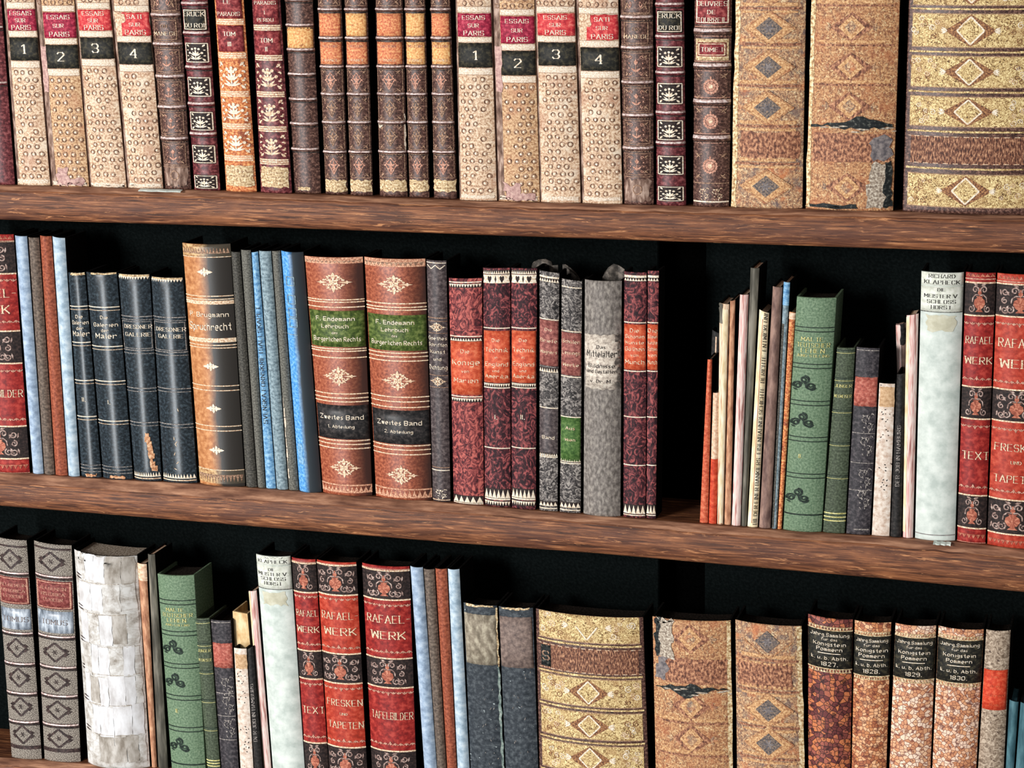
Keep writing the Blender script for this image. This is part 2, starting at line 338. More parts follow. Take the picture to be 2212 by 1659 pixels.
def petal(cx, cy, a, L, w):
    c, s = math.cos(a), math.sin(a)
    return [(cx + c * x - s * y, cy + s * x + c * y) for x, y in ((0, 0), (L * .35, w / 2), (L * .7, w * .35), (L, 0), (L * .7, -w * .35), (L * .35, -w / 2))]
def rect(x0, y0, x1, y1, w):
    return stroke([(x0, y0), (x1, y0), (x1, y1), (x0, y1), (x0, y0)], w)
def sym(ps): return ps + [[(-x, y) for x, y in p] for p in ps]
def m_fleuron():
    P = []
    for a in range(4):
        P.append(petal(0, 0, a * math.pi / 2 + math.pi / 4, .42, .2))
    for s in (1, -1):
        P.append(petal(0, s * .16, s * math.pi / 2, .84, .22)); P.append(petal(s * .3, 0, math.pi if s < 0 else 0, .7, .16))
        for t in (1, -1):
            P += spiral(s * .3, t * .3, .17, 0, 1.1, .09, s * t, 9); P.append(disc(s * .52, t * .22, .09)); P.append(disc(s * .18, t * .62, .09))
            P.append(petal(s * .2, t * .42, math.atan2(t, s), .3, .14)); P.append(disc(s * .72, t * .1, .06))
        P.append(disc(s * .62, 0, .1))
    P += ring(0, 0, .2, .08)
    return P
def m_lobes():
    P = [petal(0, 0, 0, 1, .4), petal(0, 0, math.pi, 1, .4), petal(0, 0, math.pi / 2, .62, .36), petal(0, 0, -math.pi / 2, .62, .36)]
    P += [disc(x, y, .13) for x in (-.34, .34) for y in (-.2, .2)] + [disc(0, 0, .2)]
    return P
def m_tulip():
    P = [petal(0, .1, math.pi / 2, .5, .34), petal(0, -.75, math.pi / 2, .9, .1), petal(0, -.6, math.radians(35), .62, .22), petal(0, -.6, math.radians(145), .62, .22)]
    P += [petal(0, .05, math.radians(60), .45, .16), petal(0, .05, math.radians(120), .45, .16)]
    P += sym(spiral(.55, .72, .2, 0, 1, .08, 1, 7)) + sym(spiral(.52, -.75, .18, 0, 1, .08, -1, 7)) + sym([disc(.7, .2, .08), disc(.72, -.25, .07)])
    return P
def m_bouquet():
    P = [petal(0, -.9, math.pi / 2, 1.0, .1)]
    for a, L in ((90, .75), (58, .6), (122, .6), (30, .62), (150, .62)): P.append(petal(0, -.35, math.radians(a), L, .2))
    for a in (40, 140, 15, 165): P.append(petal(0, -.75, math.radians(a), .7, .17))
    P += [disc(x, y, .13, n=7) for x, y in ((0, .5), (.34, .42), (-.34, .42), (.62, -.02), (-.62, -.02))]
    P += sym([petal(.95, .95, math.radians(225), .42, .2), petal(.95, -.95, math.radians(135), .42, .2), petal(.98, .3, math.pi, .26, .14), petal(.98, -.35, math.pi, .26, .14)])
    return P
def m_rosette():
    P = [disc(0, 0, .42, n=14)] + [disc(.56 * math.cos(a * math.pi / 8), .56 * math.sin(a * math.pi / 8), .13, n=6) for a in range(16)]
    P += [petal(0, .62, math.pi / 2, .3, .16)]
    return P
def m_corner():
    return sym([petal(.98, .98, math.radians(225), .5, .14), petal(.98, -.98, math.radians(135), .5, .14)]) + sym(stroke([(.9, .6), (.75, .8), (.5, .92)], .05)) + sym(stroke([(.9, -.6), (.75, -.8), (.5, -.92)], .05))
def m_crown():
    P = stroke([(0, .95), (.55, .15), (0, -.95), (-.55, .15), (0, .95)], .1)
    P += [petal(0, -.8, math.pi / 2, 1.5, .34)] + sym([petal(0, .05, math.radians(25), .5, .22), petal(0, -.2, math.radians(-20), .34, .16), disc(.62, .1, .1), petal(.3, .45, math.radians(50), .3, .14)])
    return P
def m_diamond(w=.16): return stroke([(0, 1), (1, 0), (0, -1), (-1, 0), (0, 1)], w)
def m_lozenge_fill(k=1): return [[(0, k), (k, 0), (0, -k), (-k, 0)]]
def m_dia_book():
    return m_diamond(.2) + stroke([(.82, .42), (1.15, .12)], .12) + stroke([(-.82, -.42), (-1.15, -.12)], .12) + stroke([(.82, -.42), (1.15, -.12)], .12) + stroke([(-.82, .42), (-1.15, .12)], .12) + \
        [petal(0, 0, a * math.pi / 3, .34, .08) for a in range(6)]
def m_trefoil():
    P = []
    for a in (90, 205, 335):
        cx, cy = .48 * math.cos(math.radians(a)) * 1.25, .46 * math.sin(math.radians(a))
        P += spiral(cx, cy, .42, math.radians(a + 180), 1.5, .19, 1, 16) + spiral(cx, cy, .46, math.radians(a), 1.2, .15, -1, 12)
    P += sym([petal(.5, -.72, math.radians(20), .5, .16)])
    return P
def m_urn():
    P = [[(-.16, .12), (.16, .12), (.40, -.05), (.44, -.3), (.28, -.55), (.1, -.64), (-.1, -.64), (-.28, -.55), (-.44, -.3), (-.40, -.05)],
         [(-.3, .2), (.3, .2), (.16, .12), (-.16, .12)], petal(0, .2, math.pi / 2, .55, .3), [(-.1, -.62), (.1, -.62), (.3, -.82), (-.3, -.82)]]
    return P
def m_urn_scrolls():
    P = sym(spiral(.34, .62, .26, math.radians(200), 1.25, .11, -1)) + sym(spiral(.62, -.62, .26, math.radians(120), 1.3, .10, 1)) + sym([petal(.1, .9, math.radians(15), .4, .14)])
    P += sym(stroke([(.05, .28), (.3, .3), (.52, .1), (.56, -.2)], .08))
    return P
def m_side_scrolls():
    return sym(spiral(1.0, .55, .24, math.radians(180), 1.3, .10, 1)) + sym(spiral(1.02, -.05, .22, math.radians(90), 1.3, .10, -1)) + sym(spiral(1.0, -.65, .24, math.radians(200), 1.3, .10, 1)) + \
        sym([petal(.72, .3, math.radians(60), .4, .13), petal(.76, -.35, math.radians(-60), .36, .13), petal(1.25, .3, math.radians(80), .4, .12), petal(1.25, -.4, math.radians(-80), .4, .12)])
def m_floral():
    rr = random.Random(3); P = []
    for i in range(16):
        P.append(petal(rr.uniform(-.85, .85), rr.uniform(-.85, .85), rr.uniform(0, 6.28), rr.uniform(.2, .42), .13))
    P += spiral(-.2, .2, .45, 0, 1.2, .07) + spiral(.35, -.4, .36, 2, 1.2, .07, -1)
    return P

def frac(a, b, t): return a + (b - a) * t
BOARD = {}        # shelf lines: name -> list of (x, z)
def board_z(row, x):
    L = BOARD[row]
    for (x0, z0), (x1, z1) in zip(L, L[1:]):
        if x <= x1 or (x1, z1) == L[-1]: return z0 + (z1 - z0) * (x - x0) / (x1 - x0)

class Book:
    """quad = photo pixels of the spine: TL, TR, BR, BL; row = which shelf carries it"""
    def __init__(s, name, label, cat, quad, row, cover, pages='shaded_pages', yoff=0.0, depth=.05, bulge=.16, group=None, side=None, p=2.3, gap=.0003, cap=.004, foot=None, recess=.009):
        (x0, y0), (x1, y1), (x2, y2), (x3, y3) = quad
        s.quad = quad; s.yoff = yoff; s.depth = depth; s.cover = cover; s.row = row
        TL, TR, BR, BL = at(x0, y0, yoff), at(x1, y1, yoff), at(x2, y2, yoff), at(x3, y3, yoff)
        xc = (BL[0] + BR[0]) / 2
        zl, zr = board_z(row, BL[0]), board_z(row, BR[0])
        # follow the lean of each edge down to the shelf
        def ext(T, B, z): return T[0] + (B[0] - T[0]) * (z - T[1]) / (B[1] - T[1])
        s.b0 = (ext(TL, BL, zl) + gap, zl + .0002); s.b1 = (ext(TR, BR, zr) - gap, zr + .0002)
        s.t0 = (TL[0] + gap, TL[1]); s.t1 = (TR[0] - gap, TR[1])
        s.org = ((s.b0[0] + s.b1[0]) / 2, yoff, min(s.b0[1], s.b1[1]))
        s.W = ((s.b1[0] - s.b0[0]) + (s.t1[0] - s.t0[0])) / 2
        s.H = ((s.t0[1] - s.b0[1]) + (s.t1[1] - s.b1[1])) / 2
        s.b = bulge * s.W; s.p = p; s.capk = cap / s.H
        s.uo = (random.uniform(0, 9), random.uniform(0, 9))
        s.k = s.H / ((y2 + y3 - y0 - y1) / 2)         # metres per pixel
        r = bpy.data.objects.new(name, None); COL.objects.link(r); r.location = s.org; r.empty_display_size = .02
        r['label'] = label; r['category'] = cat
        if group: r['group'] = group
        s.root = r; s.M = MB(); s.side = side if side in ('sage_leather', 'moss_leather', 'hinge_leather', 'parchment') else 'side_board'; s.recess = recess
        s.shell()
    def xz(s, u, t):
        x = frac(frac(s.b0[0], s.b1[0], u), frac(s.t0[0], s.t1[0], u), t)
        z = frac(frac(s.b0[1], s.b1[1], u), frac(s.t0[1], s.t1[1], u), t)
        return x - s.org[0], z - s.org[2]
    def prof(s, u, t):
        f = 1 - abs(2 * u - 1) ** s.p
        e = min(t, 1 - t)
        if e < s.capk: f *= .72 + .28 * math.sin(max(e, 0) / s.capk * math.pi / 2)
        return max(f, 0)
    def P(s, u, t, off=0.0):
        x, z = s.xz(u, t)
        uc = min(max(u, 0), 1)
        d = s.b * s.p * abs(2 * uc - 1) ** (s.p - 1) * 2 / s.W * (1 if uc > .5 else -1)
        n = math.hypot(1, d)
        return (x + off * d / n, -s.b * s.prof(uc, t) - off / n, z)
    def uvw(s, u, t): return (u * s.W + s.uo[0], t * s.H + s.uo[1])
    def shell(s):
        M = s.M; th = min(.0024, s.W * .2); N = 16
        us = [0.5 - .5 * math.cos(math.pi * i / N) for i in range(N + 1)]
        ts = [0, s.capk * .25, s.capk * .6, s.capk] + [i / 14 for i in range(1, 14)] + [1 - s.capk, 1 - s.capk * .6, 1 - s.capk * .25, 1]
        ts = sorted(t for t in ts)
        ui = th / s.W
        rows = []
        for t in ts:
            row = []
            def add(u, y, mat): row.append((M.vert((*[s.xz(u, t)[0]], y, s.xz(u, t)[1]), ((u * s.W + y + s.uo[0]), t * s.H + s.uo[1]), u)))
            add(0, s.depth, 0)
            for u in us: row.append(M.vert(s.P(u, t), s.uvw(u, t), u))
            add(1, s.depth, 0)
            # inner side
            add(1 - ui, s.depth, 0); add(1 - ui, .001, 0)
            for u in reversed(us[1:-1]):
                x, y, z = s.P(frac(ui, 1 - ui, u), t); row.append(M.vert((x, y + th, z), s.uvw(u, t), u))
            add(ui, .001, 0); add(ui, s.depth, 0)
            rows.append(row)
        n = len(rows[0]); no = N + 3
        for a, b in zip(rows, rows[1:]):
            for i in range(n):
                j = (i + 1) % n
                sp = 1 <= i < N + 1
                M.face((a[i], a[j], b[j], b[i]), s.cover if sp else s.side, sp)
        # rims top and bottom: outer vertex i <-> inner vertex n-1-i
        for row, flip in ((rows[0], True), (rows[-1], False)):
            h = n // 2
            for i in range(h - 1):
                q = (row[i], row[i + 1], row[n - 2 - i], row[n - 1 - i])
                M.face(q[::-1] if flip else q, s.side)
        s.pagemb = (ui, us)
    def finish(s, pages='shaded_pages', cover_name='cover', drop=None):
        ui, us = s.pagemb; PB = MB(); rec = s.recess / s.H if drop is None else drop / s.H
        sec = []
        for t in (.012 / 1, 1 - rec):
            t = .006 if t < .5 else t
            row = []
            pts = [(ui * 1.05, s.depth - .004), (ui * 1.05, .002)] + [(u, None) for u in (.2, .35, .5, .65, .8)] + [(1 - ui * 1.05, .002), (1 - ui * 1.05, s.depth - .004), (.75, s.depth - .008), (.5, s.depth - .009), (.25, s.depth - .008)]
            for u, y in pts:
                x, z = s.xz(u, t)
                yy = y if y is not None else s.P(u, .5)[1] + .0032
                row.append(PB.vert((x, yy, z), (u * s.W, yy + t * s.H), u))
            sec.append(row)
        n = len(sec[0])
        for i in range(n): PB.face((sec[0][i], sec[0][(i + 1) % n], sec[1][(i + 1) % n], sec[1][i]), pages)
        PB.face(tuple(sec[1]), pages); PB.face(tuple(reversed(sec[0])), pages)
        s.M.build(cover_name, s.root)
        PB.build('page_block', s.root)
        return s.root
    # ---- placing things on the spine, measured in photo pixels
    def T(s, py):
        (x0, y0), (x1, y1), (x2, y2), (x3, y3) = s.quad
        f = (py - (y0 + y1) / 2) / ((y2 + y3 - y0 - y1) / 2)
        px = frac((x0 + x1) / 2, (x2 + x3) / 2, f)
        z = at(px, py, s.yoff - s.b)[1]
        zb = (s.b0[1] + s.b1[1]) / 2
        return (z - zb) / s.H
    def strip(s, y0, y1, mat, off=.0003, u0=0.0, u1=1.0, M=None, wob=0.0, skirt=False, nt=1):
        """a patch across the spine between photo heights y0 (top) and y1 (bottom)"""
        M = M or s.M; t1, t0 = s.T(y0), s.T(y1)
        if t1 <= 0 or t0 >= 1: return
        t0, t1 = max(t0, .001), min(t1, .999)
        N = max(3, int(14 * (u1 - u0))); rows = []
        tl = [frac(t0, t1, k / nt) for k in range(nt + 1)]
        tl = sorted(set(tl + [c for c in (s.capk * .25, s.capk * .6, s.capk, 1 - s.capk, 1 - s.capk * .6, 1 - s.capk * .25) if t0 < c < t1]))
        for tk in tl:
            row = []
            for i in range(N + 1):
                u = frac(u0, u1, .5 - .5 * math.cos(math.pi * i / N) if (u0 <= 0 and u1 >= 1) else i / N)
                t = tk + (random.uniform(-wob, wob) / s.H if wob else 0)
                if wob and i in (0, N) and not (u0 <= 0 and u1 >= 1): u += random.uniform(-wob, wob) / s.W
                row.append(M.vert(s.P(u, t, off), s.uvw(u, t), u))
            rows.append(row)
        for a, b in zip(rows, rows[1:]):
            for i in range(N): M.face((a[i], a[i + 1], b[i + 1], b[i]), mat, True)
        if skirt:
            loop = rows[0] + [r[-1] for r in rows[1:]] + rows[-1][-2::-1] + [r[0] for r in rows[-2:0:-1]]
            low = []
            for i in loop:
                x, y, z = M.v[i]; low.append(M.vert((x, y + off + .0001, z), M.uv[i], M.u[i]))
            L = len(loop)
            for i in range(L): M.face((loop[(i + 1) % L], loop[i], low[i], low[(i + 1) % L]), mat)
    def poly(s, polys, cx, py, sx, sy, mat, off=.0005, M=None, rot=0):
        """ornament polygons centred at u=cx, photo height py, half size sx, sy in pixels"""
        M = M or s.M; tc = s.T(py); c, sn = math.cos(rot), math.sin(rot)
        for q in polys:
            idx = []; ok = True
            for (x, y) in q:
                X, Y = (x * sx) * c - (y * sy) * sn, (x * sx) * sn + (y * sy) * c
                u = cx + X * s.k / s.W; t = tc + Y * s.k / s.H
                if not (0.0 <= u <= 1.0): u = min(max(u, 0.0), 1.0)
                if not (.001 < t < .999): ok = False
                idx.append((u, t))
            if not ok: continue
            us_ = [a[0] for a in idx]; ext_ = max(us_) - min(us_)
            if ext_ < .13: M.face([M.vert(s.P(u, t, off), s.uvw(u, t), u) for u, t in idx], mat); continue
            if len(idx) == 4:
                a, b_, c_, d_ = idx
                n1 = max(1, int(max(abs(a[0] - b_[0]), abs(c_[0] - d_[0])) / .09) + 1); n2 = max(1, int(max(abs(b_[0] - c_[0]), abs(a[0] - d_[0])) / .09) + 1)
                G = []
                for i in range(n1 + 1):
                    f = i / n1; p0 = (frac(a[0], b_[0], f), frac(a[1], b_[1], f)); p1 = (frac(d_[0], c_[0], f), frac(d_[1], c_[1], f)); col = []
                    for j in range(n2 + 1):
                        g = j / n2; u, t = frac(p0[0], p1[0], g), frac(p0[1], p1[1], g); col.append(M.vert(s.P(u, t, off), s.uvw(u, t), u))
                    G.append(col)
                for i in range(n1):
                    for j in range(n2): M.face((G[i][j], G[i + 1][j], G[i + 1][j + 1], G[i][j + 1]), mat)
            else:
                cu, ct = sum(a[0] for a in idx) / len(idx), sum(a[1] for a in idx) / len(idx)
                vc = M.vert(s.P(cu, ct, off), s.uvw(cu, ct), cu); mid = [M.vert(s.P(frac(cu, u, .5), frac(ct, t, .5), off), s.uvw(u, t), u) for u, t in idx]; vs = [M.vert(s.P(u, t, off), s.uvw(u, t), u) for u, t in idx]
                for i in range(len(vs)):
                    j = (i + 1) % len(vs); M.face((vc, mid[i], mid[j]), mat); M.face((mid[i], vs[i], vs[j], mid[j]), mat)
    def text(s, py, txt, cap, mat, font='R', cx=.5, maxw=.9, M=None, off=.0006, vertical=False):
        q, wd = textpolys(txt, font); k = cap * .84 / 6.0
        if vertical:
            s.poly([[(x - wd / 2, y - 3) for x, y in p] for p in q], cx, py, k, k, mat, off, M, rot=math.pi / 2); return
        avail = maxw * s.W / s.k
        kx = min(k * .95, avail / wd)
        s.poly([[(x - wd / 2, y - 3) for x, y in p] for p in q], cx, py, kx, k, mat, off, M)
    def line(s, y, mat='gilt', w=2.0, u0=0.02, u1=.98): s.strip(y - w / 2, y + w / 2, mat, .0005, u0, u1)
    def label(s, y0, y1, mat, lines=(), tmat='gilt', u0=.03, u1=.97, font='R', name='title_label', wob=0.0, frame=None, off=.0005, lab=None, cx=None):
        M = MB(); s.strip(y0, y1, mat, off, u0, u1, M, wob, True, 3)
        if not M.f: return None
        if frame:
            for yy in (y0 + 3, y1 - 3): s.strip(yy - .9, yy + .9, frame, off + .0002, u0 + .03, u1 - .03, M)
            for uu in (u0 + .04, u1 - .04): s.strip(y0 + 3, y1 - 3, frame, off + .0002, uu - .018, uu + .018, M)
        for L in lines:
            s.text(L[0], L[1], L[2], L[3] if len(L) > 3 else tmat, font, cx if cx is not None else (u0 + u1) / 2, .86 * (u1 - u0), M, off + .0003)
        o = M.build(name, s.root)
        if lab: o['label'] = lab
        return o
    def rib(s, y, mat, r=3.6, h=.0016, name='raised_band', crest='rubbed_highlight'):
        h *= 1.6; r *= 1.15
        if crest: s.line(y + r + 1.8, 'black_leather', 2.4, 0, 1)  # shadow under the raised band, painted as a dark line
        M = MB(); t = s.T(y)
        if not (.01 < t < .99): return
        rows = []
        for k in range(7):
            a = math.pi * k / 6; row = []
            for i in range(15):
                u = .5 - .5 * math.cos(math.pi * i / 14)
                e = .3 + .7 * min(1, min(u, 1 - u) * 12)
                jit = random.uniform(.85, 1.15)
                row.append(M.vert(s.P(u, t + math.cos(a) * r * s.k / s.H, h * math.sin(a) * e * jit + .00005), s.uvw(u, t + math.cos(a) * r * s.k / s.H), u))
            rows.append(row)
        for k, (a, b) in enumerate(zip(rows, rows[1:])):
            for i in range(14): M.face((b[i], b[i + 1], a[i + 1], a[i]), crest if crest and k in (1, 2) and 1 <= i <= 12 else mat, True)
        M.build(name, s.root)
    def zig(s, y0, y1, mat, n=10, base=True, up=True, u0=.02, u1=.98, M=None):
        """a row of small triangles, the toothed border of a tooled spine"""
        tris = []; yc = (y0 + y1) / 2; hh = abs(y1 - y0) / 2; wpx = s.W / s.k
        for i in range(n):
            a = (u0 + (u1 - u0) * i / n - .5) * wpx; b = (u0 + (u1 - u0) * (i + 1) / n - .5) * wpx
            tris.append([(a, -hh), (b, -hh), ((a + b) / 2, hh)] if up else [(b, hh), (a, hh), ((a + b) / 2, -hh)])
        s.poly(tris, .5, yc, 1, 1, mat, M=M)

# ------------------------------------------------------------------ the bookcase
YF = -0.016; DEEP = .085
def poly_line(pts, Y): return [at(px, py, Y) for px, py in pts]
def ext(L, x0=-.95, x1=.95):
    (a, za), (b, zb) = L[0], L[1]; s0 = (L[-1][1] - L[0][1]) / (L[-1][0] - L[0][0])
    return [(x0, za + s0 * (x0 - a))] + L + [(x1, L[-1][1] + s0 * (x1 - L[-1][0]))]
BOARD['upper'] = ext(poly_line([(0, 398), (415, 409), (1000, 432), (1483, 444), (2212, 463)], 0))
BOARD['middle'] = ext(poly_line([(0, 1017), (172, 1029), (427, 1043), (694, 1063), (934, 1080), (1158, 1101), (1417, 1121), (1685, 1143), (2064, 1168), (2212, 1184)], 0))
BOARD['lower'] = ext(poly_line([(0, 1633), (170, 1645), (330, 1657), (1100, 1728), (2212, 1840)], 0))
FT = {'upper': ext(poly_line([(0, 413), (560, 430), (980, 446), (1560, 463), (2212, 478)], YF)),
      'middle': ext(poly_line([(0, 1043), (440, 1075), (1000, 1110), (1300, 1133), (1500, 1152), (1900, 1179), (2212, 1209)], YF)),
      'lower': ext(poly_line([(0, 1655), (330, 1680), (1100, 1752), (2212, 1866)], YF))}
FB = {'upper': ext(poly_line([(0, 475), (560, 491), (1000, 507), (1440, 522), (2212, 548)], YF)),
      'middle': ext(poly_line([(0, 1094), (440, 1130), (1000, 1176), (1300, 1198), (1480, 1214), (1900, 1251), (2212, 1281)], YF)),
      'lower': ext(poly_line([(0, 1712), (1100, 1818), (2212, 1940)], YF))}
def lerp(L, x):
    for (x0, z0), (x1, z1) in zip(L, L[1:]):
        if x <= x1 or (x1, z1) == L[-1]: return z0 + (z1 - z0) * (x - x0) / (x1 - x0)
case = bpy.data.objects.new('bookcase', None); COL.objects.link(case)
zf = lerp(FB['lower'], -.95) - .02
case.location = (0, .03, zf)
case['label'] = 'dark-backed bookcase with rough brown wooden shelf boards carrying all the rows of books'
case['category'] = 'bookcase'
def board(top, ft, fb, seed):
    M = MB(); N = 120; rr = random.Random(seed); o = rr.uniform(0, 5); rows = []
    for i in range(N + 1):
        x = -.95 + 1.9 * i / N; zt, zft, zfb = lerp(top, x), lerp(ft, x), lerp(fb, x)
        j = rr.uniform(-.0006, .0006); j2 = rr.uniform(-.0007, .0007)
        sec = [(DEEP, zfb + .001, 0), (YF + .004, zfb - .0002, .098), (YF, zfb + .003 + j2, .103), (YF - .0008, (zft + zfb) / 2, .12), (YF, zft - .002 + j, .14), (YF + .002, zft + .0005 + j, .144),
               (-.0065, zt - .0004 + j * .3, .152), (-.004, zt, .155), (DEEP, zt, .26)]
        rows.append([M.vert((x - 0, y - .03, z - zf), (x + o, v + o)) for y, z, v in sec])
    for a, b in zip(rows, rows[1:]):
        for k in range(8):
            M.face((a[k], a[k + 1], b[k + 1], b[k]) if False else (a[k], b[k], b[k + 1], a[k + 1]), 'shelf_edge_wood' if k in (0, 5, 6) else 'shelf_wood', k in (1, 2, 3, 4, 5, 6))
        M.face((a[8], b[8], b[0], a[0]), 'shelf_wood')
    M.face(tuple(rows[0]), 'shelf_wood'); M.face(tuple(reversed(rows[-1])), 'shelf_wood')
    M.build('shelf_board', case)
for k, row in enumerate(('upper', 'middle', 'lower')): board(BOARD[row], FT[row], FB[row], k)
# the board above the frame, one shelf height up
dz = lerp(BOARD['upper'], 0) - lerp(BOARD['middle'], 0)
up = lambda L: [(x, z + dz) for x, z in L]
board(up(BOARD['upper']), up(FT['upper']), up(FB['upper']), 9)
ztop = lerp(up(BOARD['upper']), 0) + .03
def box(M, x0, x1, y0, y1, z0, z1, mat, bev=.0015):
    v = [M.vert((x, y - .03, z - zf), (x + z * .3, z + y)) for x, y in ((x0 + bev, y0), (x1 - bev, y0), (x1, y0 + bev), (x1, y1), (x0, y1), (x0, y0 + bev)) for z in (z0, z1)]
    n = 6
    for i in range(n):
        j = (i + 1) % n; M.face((v[2 * i], v[2 * j], v[2 * j + 1], v[2 * i + 1]), mat)
    M.face([v[2 * i + 1] for i in range(n)], mat); M.face([v[2 * i] for i in reversed(range(n))], mat)
xa, xb = at(1423, 800, DEEP)[0], at(1524, 800, DEEP)[0]
for x0, x1, y0, m in ((-.97, xa, DEEP, 'back_black'), (xb, .97, DEEP, 'back_black'), (xa, xb, DEEP + .03, 'recess_black')):
    M = MB(); box(M, x0, x1, y0, y0 + .012, zf, ztop, m); M.build('back_panel', case)
for x0 in (xa - .006, xb):
    M = MB(); box(M, x0, x0 + .006, DEEP + .0121, DEEP + .042, zf, ztop, 'recess_black'); M.build('back_panel', case)
for x0 in (-.97, .95):
    M = MB(); box(M, x0, x0 + .02, -.02, DEEP + .012, zf, ztop, 'shelf_wood'); M.build('side_panel', case)

# ------------------------------------------------------------------ UPPER ROW
ORD = {}
def essais(quad, n, red, blk, where, redm, torn=False, hinge=0.10, pink=False, ochre=False):
    b = Book('leather_book', '%s book, crimson label over black label numbered %s, %s' % ('ochre-beige' if ochre else 'cream patterned', n, where), 'book', quad, 'upper',
             'ochre_paper' if ochre else 'cream_paper', group='numbered cream volumes', bulge=.12, side='hinge_leather')
    if hinge: b.strip(quad[0][1], quad[2][1], 'hinge_leather', .0002, 0, hinge, nt=10)
    u0 = hinge + .02
    for y0, y1 in ((red[0] - 15, red[0] - 2), (red[1] + 1, blk[0] - 1), (blk[1] + 1, blk[1] + 16)):
        b.strip(y0, y1, 'cream_band', .0003, u0, .98); b.line(y0, 'gilt_dull', 1.2, u0); b.line(y1, 'gilt_dull', 1.2, u0); b.line((y0 + y1) / 2, 'gilt_pale', 1.6, u0)
    h = red[1] - red[0]
    t0 = 'SATI' if torn else 'ESSAIS'
    b.label(red[0], red[1], redm, [(red[0] + h * .18, t0, 10, 'gilt_pale'), (red[0] + h * .52, 'SUR', 9, 'gilt_pale'), (red[0] + h * .85, 'PARIS', 11, 'gilt_pale')], u0=u0 + (.18 if torn else 0), u1=.99, wob=.0008 if torn else .0003)
    if torn:
        b.strip(red[0], red[0] + h * .45, 'cream_paper', .0009, u0, u0 + .30, wob=.0015, nt=4)
    b.label(blk[0], blk[1], 'black_label', [(frac(*blk, .5), n, 22, 'gilt_pale')], u0=u0, u1=.99, name='volume_label', wob=.0002)
    rr = random.Random(int(n) * 7 + quad[0][0]); wpx = b.W / b.k
    y = blk[1] + 26; k = 0; yend = quad[2][1] - 14
    while y < yend:
        for i in range(-3, 4):
            x = (i + (.5 if k % 2 else 0)) * 19 * .95 + rr.uniform(-1, 1)
            if abs(x) > wpx / 2 - 6 or x < -wpx / 2 + u0 * wpx + 6: continue
            if rr.random() < .12: continue
            s_ = rr.uniform(.9, 1.1)
            b.poly(ring(0, 0, 5.0 * s_, 2.0, 9), .5 + x / wpx, y, 1, 1, 'ring_ink'); b.poly([disc(0, 0, 2.6, n=6)], .5 + x / wpx, y, 1, 1, 'gilt_pale', off=.0004)
        y += 16; k += 1
    y = red[0] - 22; k = 0
    while y > quad[0][1] + 10:
        for i in range(-2, 3):
            x = (i + (.5 if k % 2 else 0)) * 18
            if abs(x) < wpx / 2 - 8: b.poly(ring(0, 0, 5.2, 2.0, 9), .5 + x / wpx, y, 1, 1, 'ring_ink')
        y -= 16; k += 1
    if pink: b.strip(quad[2][1] - 36, quad[2][1] - 2, 'pink_patch', .0007, .18, .55, wob=.003, nt=6); b.strip(quad[2][1] - 16, quad[2][1] - 2, 'pink_patch', .0008, .4, .92, wob=.002, nt=3); b.strip(100, 200, 'pink_patch', .0007, .02, .2, wob=.001, nt=8)
    b.strip(quad[2][1] - 9, quad[2][1] - 1, 'cream_band', .0005, .05, .95, wob=.0008, nt=2)
    b.finish(); return b
TY = -92
def q1(xtl, xtr, xbl, xbr, yb, ty=TY):
    """upper-row books run on above the frame: x given at the frame's top edge and at the foot"""
    e = lambda a, b: a + (a - b) * (-ty) / yb
    return ((e(xtl, xbl), ty), (e(xtr, xbr), ty), (xbr, yb), (xbl, yb))
b = Book('leather_book', 'dark red worn leather book cut off by the left edge of the top row', 'book', q1(-66, 3, -34, 33, 396), 'upper', 'maroon_leather'); b.rib(180, 'maroon_leather'); b.rib(60, 'maroon_leather'); b.finish()
L_ = 'left of the dark ribbed books'; R_ = 'right of the dark ribbed books'
essais(q1(8, 75, 38, 109, 397), '1', (20, 66), (81, 131), L_, 'crimson_label')
essais(q1(78, 161, 113, 193, 402), '2', (27, 82), (97, 148), L_, 'crimson_label', hinge=.17, pink=True, ochre=True)
essais(q1(163, 237, 196, 274, 405), '3', (21, 66), (81, 127), L_, 'scarlet_label', hinge=.04)
essais(q1(241, 321, 277, 353, 406), '4', (27, 77), (92, 139), L_, 'scarlet_label', True, hinge=.06)
essais(q1(984, 1061, 993, 1074, 430), '1', (29, 79), (93, 146), R_, 'crimson_label', hinge=.04)
essais(q1(1065, 1155, 1077, 1167, 434), '2', (35, 94), (110, 163), R_, 'crimson_label', hinge=.17, pink=True, ochre=True)
essais(q1(1156, 1242, 1168, 1255, 434), '3', (29, 77), (92, 142), R_, 'scarlet_label', hinge=.03)
essais(q1(1245, 1336, 1258, 1345, 435), '4', (32, 87), (103, 153), R_, 'scarlet_label', True, hinge=.05)

